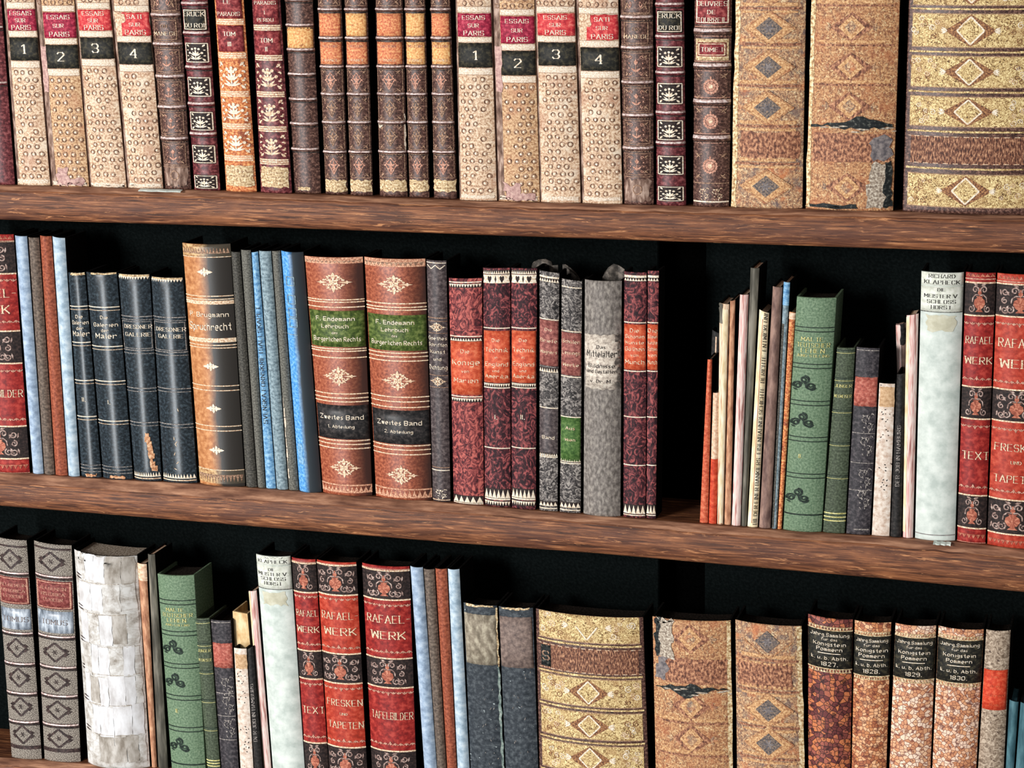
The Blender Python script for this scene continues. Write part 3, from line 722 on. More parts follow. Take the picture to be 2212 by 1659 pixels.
def tulip_book(quad, bands, where, cov='brown_leather'):
    b = Book('leather_book', 'dark brown ribbed book with faint gilt tulips, ' + where, 'book', quad, 'upper', cov, group='tulip tooled ribbed books', bulge=.2, side='black_leather')
    for y in bands: b.rib(y, cov, 4.6, .0021); b.line(y - 6.5, 'gilt_dull', 1.2); b.line(y + 6.5, 'gilt_dull', 1.2)
    wpx = b.W / b.k; ys = [quad[0][1]] + list(bands) + [quad[2][1]]
    for i, (a, c) in enumerate(zip(ys, ys[1:])):
        m = (a + c) / 2; hh = (c - a) / 2 - 11
        if i == 1:
            b.poly(rect(-1, -1, 1, 1, .08), .5, m, wpx * .36, hh, 'gilt_dull'); b.text(m - 8, 'ON', 8, 'gilt_dull'); b.text(m + 8, 'MANEGE', 9, 'gilt'); continue
        if i == len(ys) - 2: m = a + 34; hh = 23; b.poly(ring(0, 0, .9, .25, 12), .5, quad[2][1] - 28, 11, 11, 'gilt_dull'); b.line(m + 27, 'gilt_dull', 1.3); b.strip(quad[2][1] - 50, quad[2][1] - 3, 'hinge_leather', .0002, .1, .9, wob=.002, nt=4)
        b.poly(rect(-1, -1, 1, 1, .05), .5, m, wpx * .40, hh, 'gilt_dull'); b.poly(m_tulip(), .5, m, wpx * .30, hh * .85, 'gilt_rose'); b.poly(m_corner(), .5, m, wpx * .36, hh * .9, 'gilt_dull')
    b.finish()
tulip_book(q1(324, 389, 357, 414, 407), (33, 96, 166, 232, 300), 'right after the left numbered set')
tulip_book(q1(1340, 1411, 1348, 1413, 438), (38, 104, 179, 250, 321), 'right after the middle numbered set')

def gilt_panel_book(quad, lab, bands, panels, where):
    b = Book('leather_book', 'maroon ribbed book with bright gilt flower panels, ' + where, 'book', quad, 'upper', 'maroon_leather', group='gilt flower panel books', bulge=.2, side='black_leather')
    b.label(lab[0], lab[1], 'black_label', [(lab[0] + 11, 'ERUCK', 11, 'gilt_pale'), (lab[1] - 11, 'DU ROI', 10, 'gilt_pale')], frame='gilt_pale', u0=.06, u1=.94)
    for y in bands: b.rib(y, 'maroon_leather', 4.4, .0021)
    wpx = b.W / b.k
    for i, (y0, y1) in enumerate(panels):
        m, hh = (y0 + y1) / 2, (y1 - y0) / 2
        b.strip(y0, y1, 'tooled_black', .0003, .08, .92)
        b.poly(rect(-1, -1, 1, 1, .09), .5, m, wpx * .41, hh - 2, 'gilt_pale')
        b.poly(m_bouquet(), .5, m, wpx * .36, hh * .86, 'gilt_pale', off=.0007)
    b.finish()
gilt_panel_book(q1(392, 449, 420, 477, 413), (19, 66), (-60, 8, 72, 146, 225, 290), ((-48, -5), (92, 136), (166, 210), (241, 283), (313, 354), (378, 409)), 'left of the orange gilt book')
gilt_panel_book(q1(1416, 1478, 1418, 1483, 443), (23, 71), (-60, 10, 80, 158, 244, 310), ((-48, -6), (100, 146), (179, 226), (259, 304), (336, 379), (402, 436)), 'left of the narrow black gap')

def floral_book(quad, cov, lab, T1, T2, panels, lines, l1, l2, gm, dk):
    b = Book('leather_book', lab, 'book', quad, 'upper', cov, group='two volumes with maroon labels', bulge=.18, side='black_leather')
    b.label(l1[0], l1[1], 'maroon_label', T1, u0=.08, u1=.93); b.label(l2[0], l2[1], 'maroon_label', T2, u0=.08, u1=.93, name='volume_label')
    for y in lines:
        b.strip(y - 6, y + 6, 'gilt', .0004, .04, .96); b.line(y - 2.5, dk, 1.1); b.line(y + 2.5, dk, 1.1)
    wpx = b.W / b.k
    for y0, y1 in panels:
        m, hh = (y0 + y1) / 2, (y1 - y0) / 2
        if dk == 'maroon_leather': b.strip(y0, y1, 'maroon_leather', .0003, .06, .94)
        b.poly(m_bouquet(), .5, m, wpx * .42, hh * .9, gm, off=.0006); b.poly([petal(0, .2, a, .3, .3) for a in (1.57, .8, 2.3)], .5, m, wpx * .5, hh * .8, gm, off=.0008)
        b.poly([disc(x, y, .06) for x in (-.85, .85) for y in (-.6, -.2, .2, .6)], .5, m, wpx * .46, hh, gm)
    b.strip(quad[2][1] - 46, quad[2][1] - 2, 'worn_cream', .0005, .06, .94, wob=.001, nt=5); b.line(quad[2][1] - 34, 'gilt_dull', 1.4); b.line(quad[2][1] - 24, 'gilt_dull', 1.4)
    b.finish()
floral_book(q1(463, 527, 488, 555, 404), 'orange_leather', 'orange-tan gilt book with maroon label, third volume, left of its darker twin', [(30, 'PARADIS', 9, 'gilt_pale'), (4, 'LE', 9, 'gilt_pale'), (-20, 'TOUT', 9)], [(73, 'TOM', 10, 'gilt_pale'), (95, 'III', 10, 'gilt_pale')],
            ((129, 196), (210, 266), (280, 334)), (47, 120, 203, 273, 342), (-40, 40), (55, 112), 'gilt_pale', 'orange_patch')
floral_book(q1(544, 606, 563, 631, 407), 'maroon_leather', 'red-brown gilt book with maroon label, second volume, right of its orange twin', [(6, 'PARADIS', 8, 'gilt_pale'), (27, 'I', 8, 'gilt_pale'), (43, 'PERDU', 8, 'gilt_pale')], [(87, 'TOM', 10, 'gilt_pale'), (106, 'II', 10, 'gilt_pale')],
            ((133, 197), (211, 272), (287, 343)), (60, 125, 204, 279, 350), (-30, 52), (67, 119), 'gilt', 'maroon_leather')

b = Book('leather_book', 'dark brown ribbed leather book with one honey-coloured worn label', 'book', q1(616, 676, 634, 694, 413), 'upper', 'brown_leather', bulge=.2, side='black_leather', yoff=.006)
b.label(58, 105, 'honey_patch', u0=.04, u1=.96, wob=.0004)
for y in (-50, 0, 55, 108, 161, 215, 268, 323): b.rib(y, 'brown_leather', 3.8, .002)
b.strip(404, 411, 'worn_cream', .0005, .25, .7, wob=.0008, nt=2)
b.finish()
def crown_book(quad, labs, where, foot='worn_cream', chip=False):
    b = Book('leather_book', 'small dark ribbed book with gilt crown lozenges, ' + where, 'book', quad, 'upper', 'brown_leather', group='dark ribbed books with crown lozenges', bulge=.2, side='black_leather', yoff=.006)
    bands = (-55, 21, 83, 145, 204, 265, 329)
    for y in bands: b.rib(y, 'brown_leather', 3.6, .002); b.line(y - 3.2, 'gilt_rose', 1.3)
    b.label(29, 78, labs[0], u0=.06, u1=.94, wob=.0003, name='title_label'); b.label(91, 139, labs[1], [(100, 'HISTOIR', 6, 'gilt_rose'), (130, 'FRANCE', 6, 'gilt')], u0=.06, u1=.94, wob=.0003, name='volume_label')
    wpx = b.W / b.k
    for y, h in ((-18, 28), (175, 24), (235, 24), (297, 25), (359, 24)):
        b.poly(m_crown(), .5, y, wpx * .36, h * .78, 'gilt_dull' if y in (297, 235) else 'gilt_rose'); b.poly(rect(-1, -1, 1, 1, .05), .5, y, wpx * .44, h + 1, 'gilt_dull'); b.poly(m_corner(), .5, y, wpx * .40, h, 'gilt_dull')
    b.strip(quad[2][1] - 26, quad[2][1] - 1, foot, .0006, .04, .96, wob=.0012, nt=4)
    if chip:
        b.strip(246, 330, 'cream_band', .0006, .955, .985, wob=.0006, nt=9); b.poly([[(-6, 4), (6, 3), (5, -2), (1, -1), (0, -6), (-5, -3)]], .12, 273, 1, 1, 'gilt_pale')
    b.finish()
crown_book(q1(686, 738, 703, 752, 415), ('orange_patch', 'orange_patch'), 'leftmost of the five with gilt crown lozenges')
crown_book(q1(744, 794, 757, 806, 415), ('honey_patch', 'orange_patch'), 'second of five, with the palest honey label')
crown_book(q1(811, 870, 820, 881, 415), ('orange_patch', 'orange_patch'), 'widest of five, right of a black gap', chip=True)
crown_book(q1(874, 919, 884, 928, 415), ('honey_patch', 'honey_patch'), 'fourth of five, touching the widest one')
crown_book(q1(930, 973, 937, 987, 415), ('orange_patch', 'honey_patch'), 'rightmost of five, beside the numbered cream set')

b = Book('leather_book', 'dark ribbed book with framed gilt title and round rosettes, right of the narrow gap', 'book', q1(1500, 1582, 1497, 1576, 443), 'upper', 'brown_leather', bulge=.2, side='black_leather')
b.label(-12, 52, 'maroon_label', [(8, 'OEUVRES', 11, 'gilt_pale'), (26, 'DE', 10, 'gilt_pale'), (43, 'TOURREIL', 11, 'gilt_pale')], frame='gilt_pale', u0=.05, u1=.95)
b.strip(84, 131, 'worn_cream', .0003, .06, .94); b.label(92, 122, 'maroon_label', [(107, 'TOME.I', 10, 'gilt_pale')], frame='gilt', u0=.12, u1=.88, name='volume_label')
for y in (-60, 68, 143, 221, 299): b.rib(y, 'brown_leather', 6.5, .0026); b.line(y - 10, 'gilt_rose', 1.5); b.line(y + 10, 'gilt_rose', 1.5)
for y in (187, 262, 359):
    b.poly(m_rosette(), .5, y, 25, 25, 'gilt_rose'); b.poly([disc(0, 0, .2)], .5, y, 25, 25, 'gilt', off=.0008); b.poly(m_corner(), .5, y, 35, 29, 'gilt_dull')
b.line(396, 'gilt_dull', 2); b.poly(m_floral(), .32, 418, 15, 15, 'gilt'); b.poly(m_floral(), .68, 418, 15, 15, 'gilt'); b.line(436, 'gilt_pale', 3)
b.finish()

def tan_book(quad, row, ys, lines, lab, flip=1, grp='tan diamond books'):
    b = Book('leather_book', lab, 'book', quad, row, 'tan_leather', bulge=.11, side='tan_edge', group=grp)
    wpx = b.W / b.k
    e = (0, .07) if flip > 0 else (.93, 1)
    b.strip(quad[0][1], quad[2][1], 'tan_edge', .0004, *e, wob=.0008, nt=16)
    for y in ys:
        b.poly(m_lozenge_fill(), .5, y, wpx * .37, 38, 'orange_lozenge', off=.0004); b.poly(m_lozenge_fill(), .5, y, wpx * .19, 24, 'slate_lozenge', off=.0007)
        b.poly(m_diamond(.09), .5, y, wpx * .36, 37, 'tan_leather_orange', off=.0008)
        b.poly([petal(0, 0, a * math.pi / 3, .9, .3) for a in range(6)], .5, y, wpx * .1, 14, 'ash_grey', off=.0009)
    for y in lines: b.strip(y - 2.5, y + 2.5, 'rust_panel', .0005, .05, .95); b.strip(y - 12, y - 5, 'orange_lozenge', .0004, .1, .9, wob=.0005, nt=2); b.strip(y + 5, y + 10, 'orange_lozenge', .0004, .1, .9, wob=.0005, nt=2)
    return b
b = tan_book(q1(1590, 1742, 1579, 1734, 450), 'upper', (-25, 61, 145, 233, 403), (18, 96, 186, 273, 354), 'tall worn tan leather book with small slate diamonds on the top shelf'); b.strip(285, 342, 'rust_panel', .0004, .12, .95, wob=.0015, nt=4); b.finish()

def torn_book(quad, row, ys, lines, tear, panel, cx, lab, flip):
    b = Book('leather_book', lab, 'book', quad, row, 'tan_leather_orange', bulge=.11, side='tan_edge', group='torn tan books')
    wpx = b.W / b.k
    b.strip(quad[0][1], quad[2][1], 'tan_edge', .0004, *((0, .05) if flip > 0 else (.95, 1)), wob=.0008, nt=16)
    for y in ys:
        b.poly(m_lozenge_fill(), cx, y, wpx * .25, 32, 'rust_panel', off=.0004); b.poly(m_lozenge_fill(), cx, y, wpx * .15, 26, 'orange_lozenge', off=.0006); b.poly(m_lozenge_fill(), cx, y, wpx * .08, 15, 'tan_leather', off=.0008)
        for s_ in (-1, 1): b.poly([petal(0, 0, 0, 1, .5), petal(0, 0, .9, .8, .3), petal(0, 0, -.9, .8, .3)], cx + s_ * .24, y, s_ * 16, 16, 'tan_leather')
    for y in lines: b.strip(y - 2, y + 2, 'rust_panel', .0005, .05, .95); b.strip(y - 11, y - 5, 'orange_lozenge', .0004, .08, .92, wob=.0005, nt=2)
    b.strip(panel[0], panel[1], 'rust_panel', .0006, .07, .95, wob=.001, nt=4)
    rr = random.Random(4)
    up, lo = [], []
    for i in range(15):
        f = i / 14; x = (f - .5) * .92
        h = .06 + .42 * math.exp(-((f - (.62 if flip > 0 else .45)) / .22) ** 2)
        up.append((x, h * flip + rr.uniform(-.09, .09))); lo.append((x, -h * .45 * flip + rr.uniform(-.12, .1)))
    for i in range(14): b.poly([[up[i], up[i + 1], lo[i + 1], lo[i]]], .5, tear, wpx, 40, 'char_black', off=.0011)
    for i in range(10):
        x = rr.uniform(-.4, .45); b.poly([petal(x, rr.uniform(-.5, .1), rr.uniform(-.3, .3), .12, .12)], .5, tear, wpx, 30, 'scuff_grey', off=.0014)
    # scuffed, soiled corner
    s0, s1 = (.72, .93) if flip > 0 else (.07, .28)
    e0, e1 = (panel[1], quad[2][1] - 4) if flip > 0 else (quad[0][1] + 6, panel[0])
    b.strip(e0, e1, 'scuff_grey', .0008, s0, s1, wob=.003, nt=9)
    b.strip(panel[0] + 5, panel[1] - 3, 'ash_grey', .0009, *((.74, .95) if flip > 0 else (.05, .2)), wob=.003, nt=5)
    b.strip(e0, e1, 'char_black', .0009, *((.90, .97) if flip > 0 else (.03, .10)), wob=.0022, nt=9)
    b.strip(*((quad[2][1] - 9, quad[2][1] - 1) if flip > 0 else (quad[0][1] + 1, quad[0][1] + 9)), 'char_black', .0008, .05, .6, wob=.0012, nt=2)
    b.finish()
torn_book(q1(1753, 1945, 1740, 1930, 452), 'upper', (-30, 59, 145, 230, 405), (12, 98, 184), 272, (289, 350), .48, 'tall tan leather book with a black tear across its spine on the top shelf', 1)

def gold_book(quad, row, pans, brown, rules, cx, lab, flip):
    b = Book('leather_book', lab, 'book', quad, row, 'brown_leather', bulge=.10, side='brown_leather', group='broad gold tooled books')
    wpx = b.W / b.k; rg = random.Random(11)
    for y0, y1 in pans:
        b.strip(y0, y1, 'gold_tooled', .0004, .035, .965, nt=3); b.line(y0 + 1, 'gilt_dull', 1.6, .03, .97); b.line(y1 - 1, 'gilt_dull', 1.6, .03, .97)
        m, hh = (y0 + y1) / 2, (y1 - y0) / 2 - 3
        b.poly(m_lozenge_fill(), cx, m, wpx * .19, hh, 'gold_lozenge_dark', off=.0006); b.poly(m_lozenge_fill(), cx, m, wpx * .10, hh * .86, 'gold_tooled', off=.0008); b.poly(m_diamond(.12), cx, m, wpx * .10, hh * .86, 'gilt_pale', off=.0009)
        for s_ in (-1, 1):
            b.poly([petal(0, 0, a, .9, .25) for a in (-.5, -.17, .17, .5)], cx + s_ * .17, m, s_ * 17, 17, 'gilt_pale', off=.0009)
            for q in range(9):
                uu = cx + s_ * rg.uniform(.24, .43); yy = m + rg.uniform(-.75, .75) * hh; r_ = rg.uniform(5, 8)
                b.poly(spiral(0, 0, 1, rg.uniform(0, 6), 1.3, .26, s_, 9), uu, yy, r_, r_, rg.choice(('gilt_pale', 'gold_lozenge_dark', 'gilt')), off=.0007)
    b.strip(brown[0], brown[1], 'brown_panel', .0005, .05, .95, nt=2); b.line(brown[0] + 1, 'gilt', 1.4, .03, .97); b.line(brown[1] - 1, 'gilt', 1.4, .03, .97)
    for y in rules: b.strip(y - 2, y + 2, 'gold_tooled', .0006, .02, .98, wob=.0003, nt=1)
    b.label(brown[0] + 4, brown[1] - 4, 'char_black', [((brown[0] + brown[1]) / 2, 'S', 22, 'gilt_dull')], u0=.05 if flip < 0 else .88, u1=.15 if flip < 0 else .95, off=.0006, name='label_remnant')
    b.finish()
gold_book(q1(1963, 2262, 1949, 2244, 459), 'upper', ((-62, 13), (29, 104), (121, 191), (209, 276), (377, 450)), (296, 356), (20, 113, 200, 286, 366), .47, 'broad gold tooled book with lozenge panels at the right end of the top shelf', 1)


# ------------------------------------------------------------------ MIDDLE AND LOWER ROWS
def rafael(quad, row, top, urns, labs, words, lab, red='red_leather', side='tooled_black', narrow=False, big=13):
    b = Book('leather_book', lab, 'book', quad, row, red, bulge=.15, side=side, group='red books with urn panels')
    wpx = b.W / b.k
    for y0, y1 in urns:
        b.strip(y0 - 7, y1 + 7, 'tooled_black', .0003, nt=2)
        b.line(y0 - 7, 'gilt', 3.2, 0, 1); b.line(y1 + 7, 'gilt', 3.2, 0, 1)
        m, hh = (y0 + y1) / 2, (y1 - y0) / 2 + 4; sx = min(wpx * .42, hh * 1.05)
        b.poly(m_urn(), .5, m, sx, hh, 'urn_copper', off=.0006); b.poly(m_urn_scrolls(), .5, m, sx, hh, 'scroll_grey', off=.0008)
        if wpx > 72:
            b.poly(m_side_scrolls(), .5, m, sx * .95, hh, 'scroll_grey', off=.0007)
    for (y0, y1) in labs:
        n = max(5, int(wpx / 11)); up = []; dn = []
        for i in range(n):
            x = (-.5 + (i + .5) / n) * wpx; h = 10 if i == n // 2 else 6.5
            up.append(petal(x, 0, -math.pi / 2, h, 5)); dn.append(petal(x, 0, math.pi / 2, h, 5))
            up += stroke([(x - 5, -1), (x - 2, -5), (x + 3, -4), (x + 5, -1)], 1.5); dn += stroke([(x - 5, 1), (x - 2, 5), (x + 3, 4), (x + 5, 1)], 1.5)
        b.poly(up, .5, y0 + 8, 1, 1, 'gilt_rose'); b.poly(dn, .5, y1 - 8, 1, 1, 'gilt_rose')
    for w_ in words: b.text(w_[0], w_[1], w_[2], 'gilt', 'R', w_[3] if len(w_) > 3 else .53, w_[4] if len(w_) > 4 else .88)
    b.line(top, 'gilt_rose', 2.5, 0, 1); b.zig(top - 12, top - 5, 'urn_copper', max(5, int(wpx / 9)))
    y = urns[-1][1] + 20
    b.zig(y, y + 9, 'urn_copper', max(5, int(wpx / 9)), up=False); b.line(y + 18, 'gilt_rose', 1.6, 0, 1)
    b.finish()
rafael(((-76, 500), (30, 506), (65, 1019), (-40, 1012)), 'middle', 521, ((528, 584), (722, 778), (928, 984)), ((594, 706), (790, 917)), [(633, 'RAFAEL-', 20), (668, 'WERK', 20), (850, 'TAFELBILDER', 18)],
       'red book with urn panels cut off by the left edge of the middle shelf')

def plain(name, lab, cat, quad, row, mat, group=None, side=None, bulge=.3, lines=(), **k):
    b = Book(name, lab, cat, quad, row, mat, group=group, side=side, bulge=bulge, p=2.0, **k)
    for y in lines: b.line(y, 'gilt_dull', 1.4)
    return b
G4 = 'four slim cloth volumes'
for q, m, l in ((((32, 508), (59, 510), (95, 1023), (71, 1021)), 'pale_blue_cloth', 'pale blue slim book, left of the taupe one, on the middle shelf'),
                (((61, 512), (85, 513), (119, 1025), (96, 1023)), 'taupe_cloth', 'taupe slim book between pale blue and russet on the middle shelf'),
                (((86, 508), (112, 510), (147, 1027), (120, 1025)), 'russet_cloth', 'russet slim book between taupe and ice blue on the middle shelf'),
                (((113, 510), (141, 514), (173, 1029), (148, 1027)), 'ice_blue_cloth', 'ice blue slim book left of the navy volumes on the middle shelf'),
                (((886, 1222), (914, 1225), (948, 1712), (920, 1712)), 'pale_blue_cloth', 'pale blue slim book right of the wide red book on the bottom shelf'),
                (((915, 1228), (939, 1229), (968, 1712), (948, 1712)), 'taupe_cloth', 'taupe slim book between pale blue and russet on the bottom shelf'),
                (((940, 1227), (966, 1228), (990, 1715), (969, 1714)), 'russet_cloth', 'russet slim book between taupe and ice blue on the bottom shelf'),
                (((967, 1228), (993, 1229), (1018, 1718), (991, 1716)), 'ice_blue_cloth', 'ice blue slim book left of the slate books on the bottom shelf')):
    plain('slim_book', l, 'book', q, 'middle' if q[0][1] < 1000 else 'lower', m, group=G4, depth=.052).finish()

def navy(quad, kind, rules, words, lab, vol=None):
    b = Book('leather_book', lab, 'book', quad, 'middle', 'navy_leather', bulge=.17, group='navy volumes', side='navy_leather')
    for y in rules:
        b.line(y, 'silver_dull' if kind else 'gilt_pale', 1.6 if kind else 2.0, 0, 1); b.line(y + 7, 'silver_dull' if kind else 'gilt', 1.1, 0, 1)
    for y, t, c in words: b.text(y, t, c, 'gilt_pale', 'R' if kind else 'F', .55, .85)
    if vol: b.text(vol[0], vol[1], 10, 'gilt_pale', 'F', .5)
    y0, y1 = quad[0][1], quad[2][1]
    if kind:
        b.strip(y0 + 2, y0 + 8, 'worn_cream', .0004, .05, .98); b.zig(y0 + 8, y0 + 14, 'gilt_pale', 12, up=False); b.zig(y1 - 18, y1 - 8, 'gilt_pale', 12); b.line(y1 - 4, 'gilt', 2.2)
        b.poly(rect(-1, -1, 1, 1, .04), .5, frac(rules[0] + 7, rules[1], .5), b.W / b.k * .46, (rules[1] - rules[0]) / 2 - 8, 'silver_dull')
    else:
        b.strip(y0 + 1, y0 + 7, 'worn_cream', .0004, .2, .98, wob=.0004, nt=2)
        for i in range(3): b.line(y1 - 12 - i * 7, 'silver_dull', 1.2, 0, 1)
        b.strip(y1 - 7, y1 - 1, 'tan_wear', .0004, .3, .8, wob=.001, nt=2)
    return b
navy(((147, 588), (184, 588), (220, 1031), (176, 1029)), 0, (662, 740, 822, 900), [(684, 'Die', 8), (697, 'Galerien', 9), (709, 'der', 7), (721, 'Maler', 12)], 'navy book leftmost of four, its volume mark two', (863, 'II.')).finish()
navy(((186, 587), (253, 588), (288, 1035), (223, 1032)), 0, (664, 749, 824, 910), [(686, 'Die', 8), (702, 'Galerien', 9), (714, 'der', 7), (726, 'Maler', 12)], 'navy book second of four, its volume mark one', (869, 'I.')).finish()
b = navy(((255, 590), (324, 592), (350, 1038), (291, 1035)), 1, (684, 757, 839, 913), [(706, 'DRESDNER', 9), (723, 'GALERIE', 9)], 'navy book third of four, with a long orange scrape down its foot')
rr = random.Random(5)
for i in range(9): b.strip(935 + i * 9, 946 + i * 9, 'tan_wear', .0006, .58 + .02 * i - .02 * (i % 2), .70 + .02 * i + rr.uniform(-.04, .06), wob=.0008, nt=1)
b.finish()
b = navy(((326, 596), (396, 599), (427, 1042), (353, 1038)), 1, (686, 761, 840, 917), [(712, 'DRESDNER', 9), (727, 'GALERIE', 9)], 'navy book rightmost of four, with small scratches near its foot')
for (x, y, a) in ((.5, 960, .9), (.55, 965, 2.2), (.45, 985, 1.2), (.5, 1003, .8), (.42, 1012, -.4), (.66, 890, 1.8), (.48, 952, 1.6)): b.poly([petal(0, 0, a, 9, 1.6)], x, y, 1, 1, 'gilt')
b.finish()

b = Book('leather_book', 'tan leather book with painted right-side shade, small gilt lobed ornaments, right of the navy volumes', 'book', ((394, 524), (498, 526), (530, 1047), (432, 1042)), 'middle', 'tan_leather_shaded', bulge=.17, side='dark_grey_cloth')
b.strip(526, 556, 'tan_border_shaded', .0003); b.zig(536, 548, 'gilt_dull', 16); b.line(556, 'gilt', 1.6, 0, 1)
for y0, y1 in ((650, 658), (731, 740)): b.strip(y0, y1, 'gilt', .0004)
for y in (640, 647, 746, 752, 834, 844, 921, 931): b.line(y, 'gilt', 2.0, 0, 1)
b.text(680, 'P. Brugmann', 11, 'gilt_pale', 'F', .5, .8); b.text(706, 'Spruchrecht', 17, 'gilt_pale', 'F', .5, .86)
for y in (588, 792, 883, 973): b.poly(m_lobes(), .5, y, 18, 17, 'gilt_pale')
b.strip(1015, 1045, 'tan_border_shaded', .0003); b.zig(1026, 1042, 'gilt_dull', 15, up=False); b.line(1016, 'gilt', 1.6, 0, 1)
b.finish()
GB = 'slim grey and blue booklets'
for q, m, l in ((((499, 543), (519, 544), (556, 1053), (532, 1051)), 'dark_grey_cloth', 'dark grey slim booklet against the tan book with painted shade'),
                (((520, 539), (542, 540), (574, 1056), (557, 1054)), 'mid_grey_cloth', 'mid grey slim booklet left of the narrow blue ones'),
                (((543, 545), (558, 543), (597, 1057), (575, 1056)), 'sky_cloth', 'narrow sky blue booklet with small dark spine letters'),
                (((559, 541), (586, 542), (623, 1059), (598, 1058)), 'blue_grey_cloth', 'blue-grey slim booklet between the sky blue and the grey one'),
                (((587, 542), (606, 541), (646, 1061), (624, 1059)), 'mid_grey_cloth', 'grey slim booklet with a pale worn edge, left of the bright blue book'),
                (((607, 541), (656, 544), (696, 1064), (647, 1061)), 'bright_blue_cloth_shaded', 'bright blue book with shade painted on its right half, left of the chestnut books')):
    b = plain('booklet', l, 'booklet', q, 'middle', m, group=GB, depth=.052)
    if m == 'sky_cloth': b.text(790, 'SVENSKA FORNSKRIFTSALLSKAPET', 9, 'ink', vertical=True)
    if 'pale worn' in l:
        for i in range(8): b.strip(860 + i * 22, 880 + i * 22, 'cream_band', .0004, .1, .2 + .05 * (i % 3), wob=.0006, nt=2)
    if m == 'bright_blue_cloth_shaded':
        for i, yy in enumerate((600, 640, 668, 690)): b.poly(rect(-1, -1, 1, 1, .2), .42, yy + 8, 9, 9, 'blue_grey_cloth')
        b.line(724, 'blue_grey_cloth', 1.5, 0, .6); b.strip(960, 1005, 'sky_cloth', .0003, .15, .4, wob=.001, nt=4)
    b.finish()

def endemann(quad, cov, bt, mots, rules, gl, gt, bl, btx, bb, lab):
    b = Book('leather_book', lab, 'book', quad, 'middle', cov, bulge=.16, side='espresso', group='chestnut law volumes')
    b.strip(bt[0], bt[1], 'peach_border', .0003); b.zig(bt[0] + 2, bt[0] + 11, 'chestnut_leather_shaded', 13); b.zig(bt[0] + 10, bt[1] - 2, 'gilt_dull', 13, up=False)
    for y in mots: b.poly(m_fleuron(), .53, y, 38, 22, 'gilt')
    for y in rules: b.line(y, 'gilt', 2.4, 0, 1)
    b.label(gl[0], gl[1], 'green_label', [(y, t, c * .8) for y, t, c in gt], u0=.02, u1=.99, font='F', tmat='gilt_pale')
    b.label(bl[0], bl[1], 'charcoal_label', [(y, t, c * .82) for y, t, c in btx], u0=.02, u1=.99, font='F', tmat='gilt_pale', name='volume_label')
    b.strip(bb[0], bb[1], 'peach_border', .0003); b.zig(bb[0] + 3, bb[1] - 3, 'chestnut_leather_shaded', 12, up=False)
    b.finish()
endemann(((658, 552), (784, 554), (805, 1069), (698, 1064)), 'chestnut_left_vol_shaded', (554, 570), (610, 813, 1011), (648, 653, 664, 754, 759, 773, 851, 860, 868, 952, 960, 969), (672, 750),
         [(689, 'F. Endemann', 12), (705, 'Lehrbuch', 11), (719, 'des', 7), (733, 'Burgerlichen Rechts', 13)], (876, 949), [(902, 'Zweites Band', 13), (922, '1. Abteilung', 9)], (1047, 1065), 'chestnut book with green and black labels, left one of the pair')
endemann(((787, 554), (919, 558), (934, 1077), (812, 1070)), 'chestnut_leather_shaded', (557, 577), (615, 823, 1027), (656, 664, 670, 763, 771, 780, 858, 868, 880, 963, 972, 982), (681, 758),
         [(697, 'F. Endemann', 12), (713, 'Lehrbuch', 11), (726, 'des', 7), (741, 'Burgerlichen Rechts', 13)], (887, 960), [(914, 'Zweites Band', 13), (933, '2. Abteilung', 9)], (1056, 1076), 'chestnut book with green and black labels, right one of the pair')

b = Book('leather_book', 'narrow purple-grey book with silver tooling, right of the chestnut pair', 'book', ((921, 560), (965, 563), (974, 1086), (935, 1082)), 'middle', 'purple_grey_leather', bulge=.2)
b.line(568, 'gilt_pale', 1.6); b.poly(stroke([(-18, 4), (-9, -4), (0, 4), (9, -4), (18, 4)], 1.8), .5, 577, 1, 1, 'gilt_pale'); b.line(687, 'gilt_dull', 1.8)
for y in (707, 824): b.poly(m_fleuron(), .5, y, 19, 11, 'gilt'); b.line(y - 13, 'gilt_dull', 1.2); b.line(y + 13, 'gilt_dull', 1.2)
for y, t, c in ((731, 'Goethes', 8), (745, 'Schriften', 8), (760, 'Kunst', 8), (776, 'und', 7), (794, 'Dichtung', 10)): b.text(y, t, c, 'gilt_pale', 'F')
b.line(1010, 'gilt_dull', 1.5); b.line(1016, 'gilt_pale', 2); b.poly(m_floral(), .5, 1066, 17, 12, 'gilt_pale'); b.line(1080, 'gilt', 2)
b.finish()

def marble(quad, cov, feats, lab, group='marbled volumes', side=None):
    b = Book('leather_book', lab, 'book', quad, 'middle', cov, bulge=.14, depth=.030, group=group, side=side or 'plum_marble')
    for f in feats:
        if f[0] == 'L': b.line(f[1], f[2] if len(f) > 2 else 'gilt_pale', 2.2, .02, .98)
        if f[0] == 'Z': b.strip(f[1] - 1, f[2] + 1, 'tooled_black', .0003, .02, .98); b.zig(f[1], f[2], 'gilt_pale', f[3] if len(f) > 3 else 8, up=f[4] if len(f) > 4 else True)
        if f[0] == 'T': b.label(f[1], f[2], f[3], f[4], u0=.03, u1=.97, font='F', tmat='gilt', name=f[5] if len(f) > 5 else 'title_label')
        if f[0] == 'X': b.text(f[1], f[2], f[3], 'gilt_pale', 'F')
        if f[0] == 'H':
            b.strip(f[1], f[2], 'gilt_pale', .0003, .02, .98)
            m, h = (f[1] + f[2]) / 2, (f[2] - f[1]) / 2 - 1
            for cx in (.28, .72): b.poly([[(0, -1), (.55, -.1), (.6, .5), (.3, .85), (0, .45), (-.3, .85), (-.6, .5), (-.55, -.1)]], cx, m, h * .9, h, 'tooled_black', off=.0006)
            for cx in (.02, .5, .98): b.poly([[(0, -1), (.3, 0), (0, 1), (-.3, 0)]], cx, m, h * .8, h, 'tooled_black', off=.0006)
        if f[0] == 'G': b.strip(f[1], f[2], f[3], .0003, .02, .98, nt=2)
    b.finish()
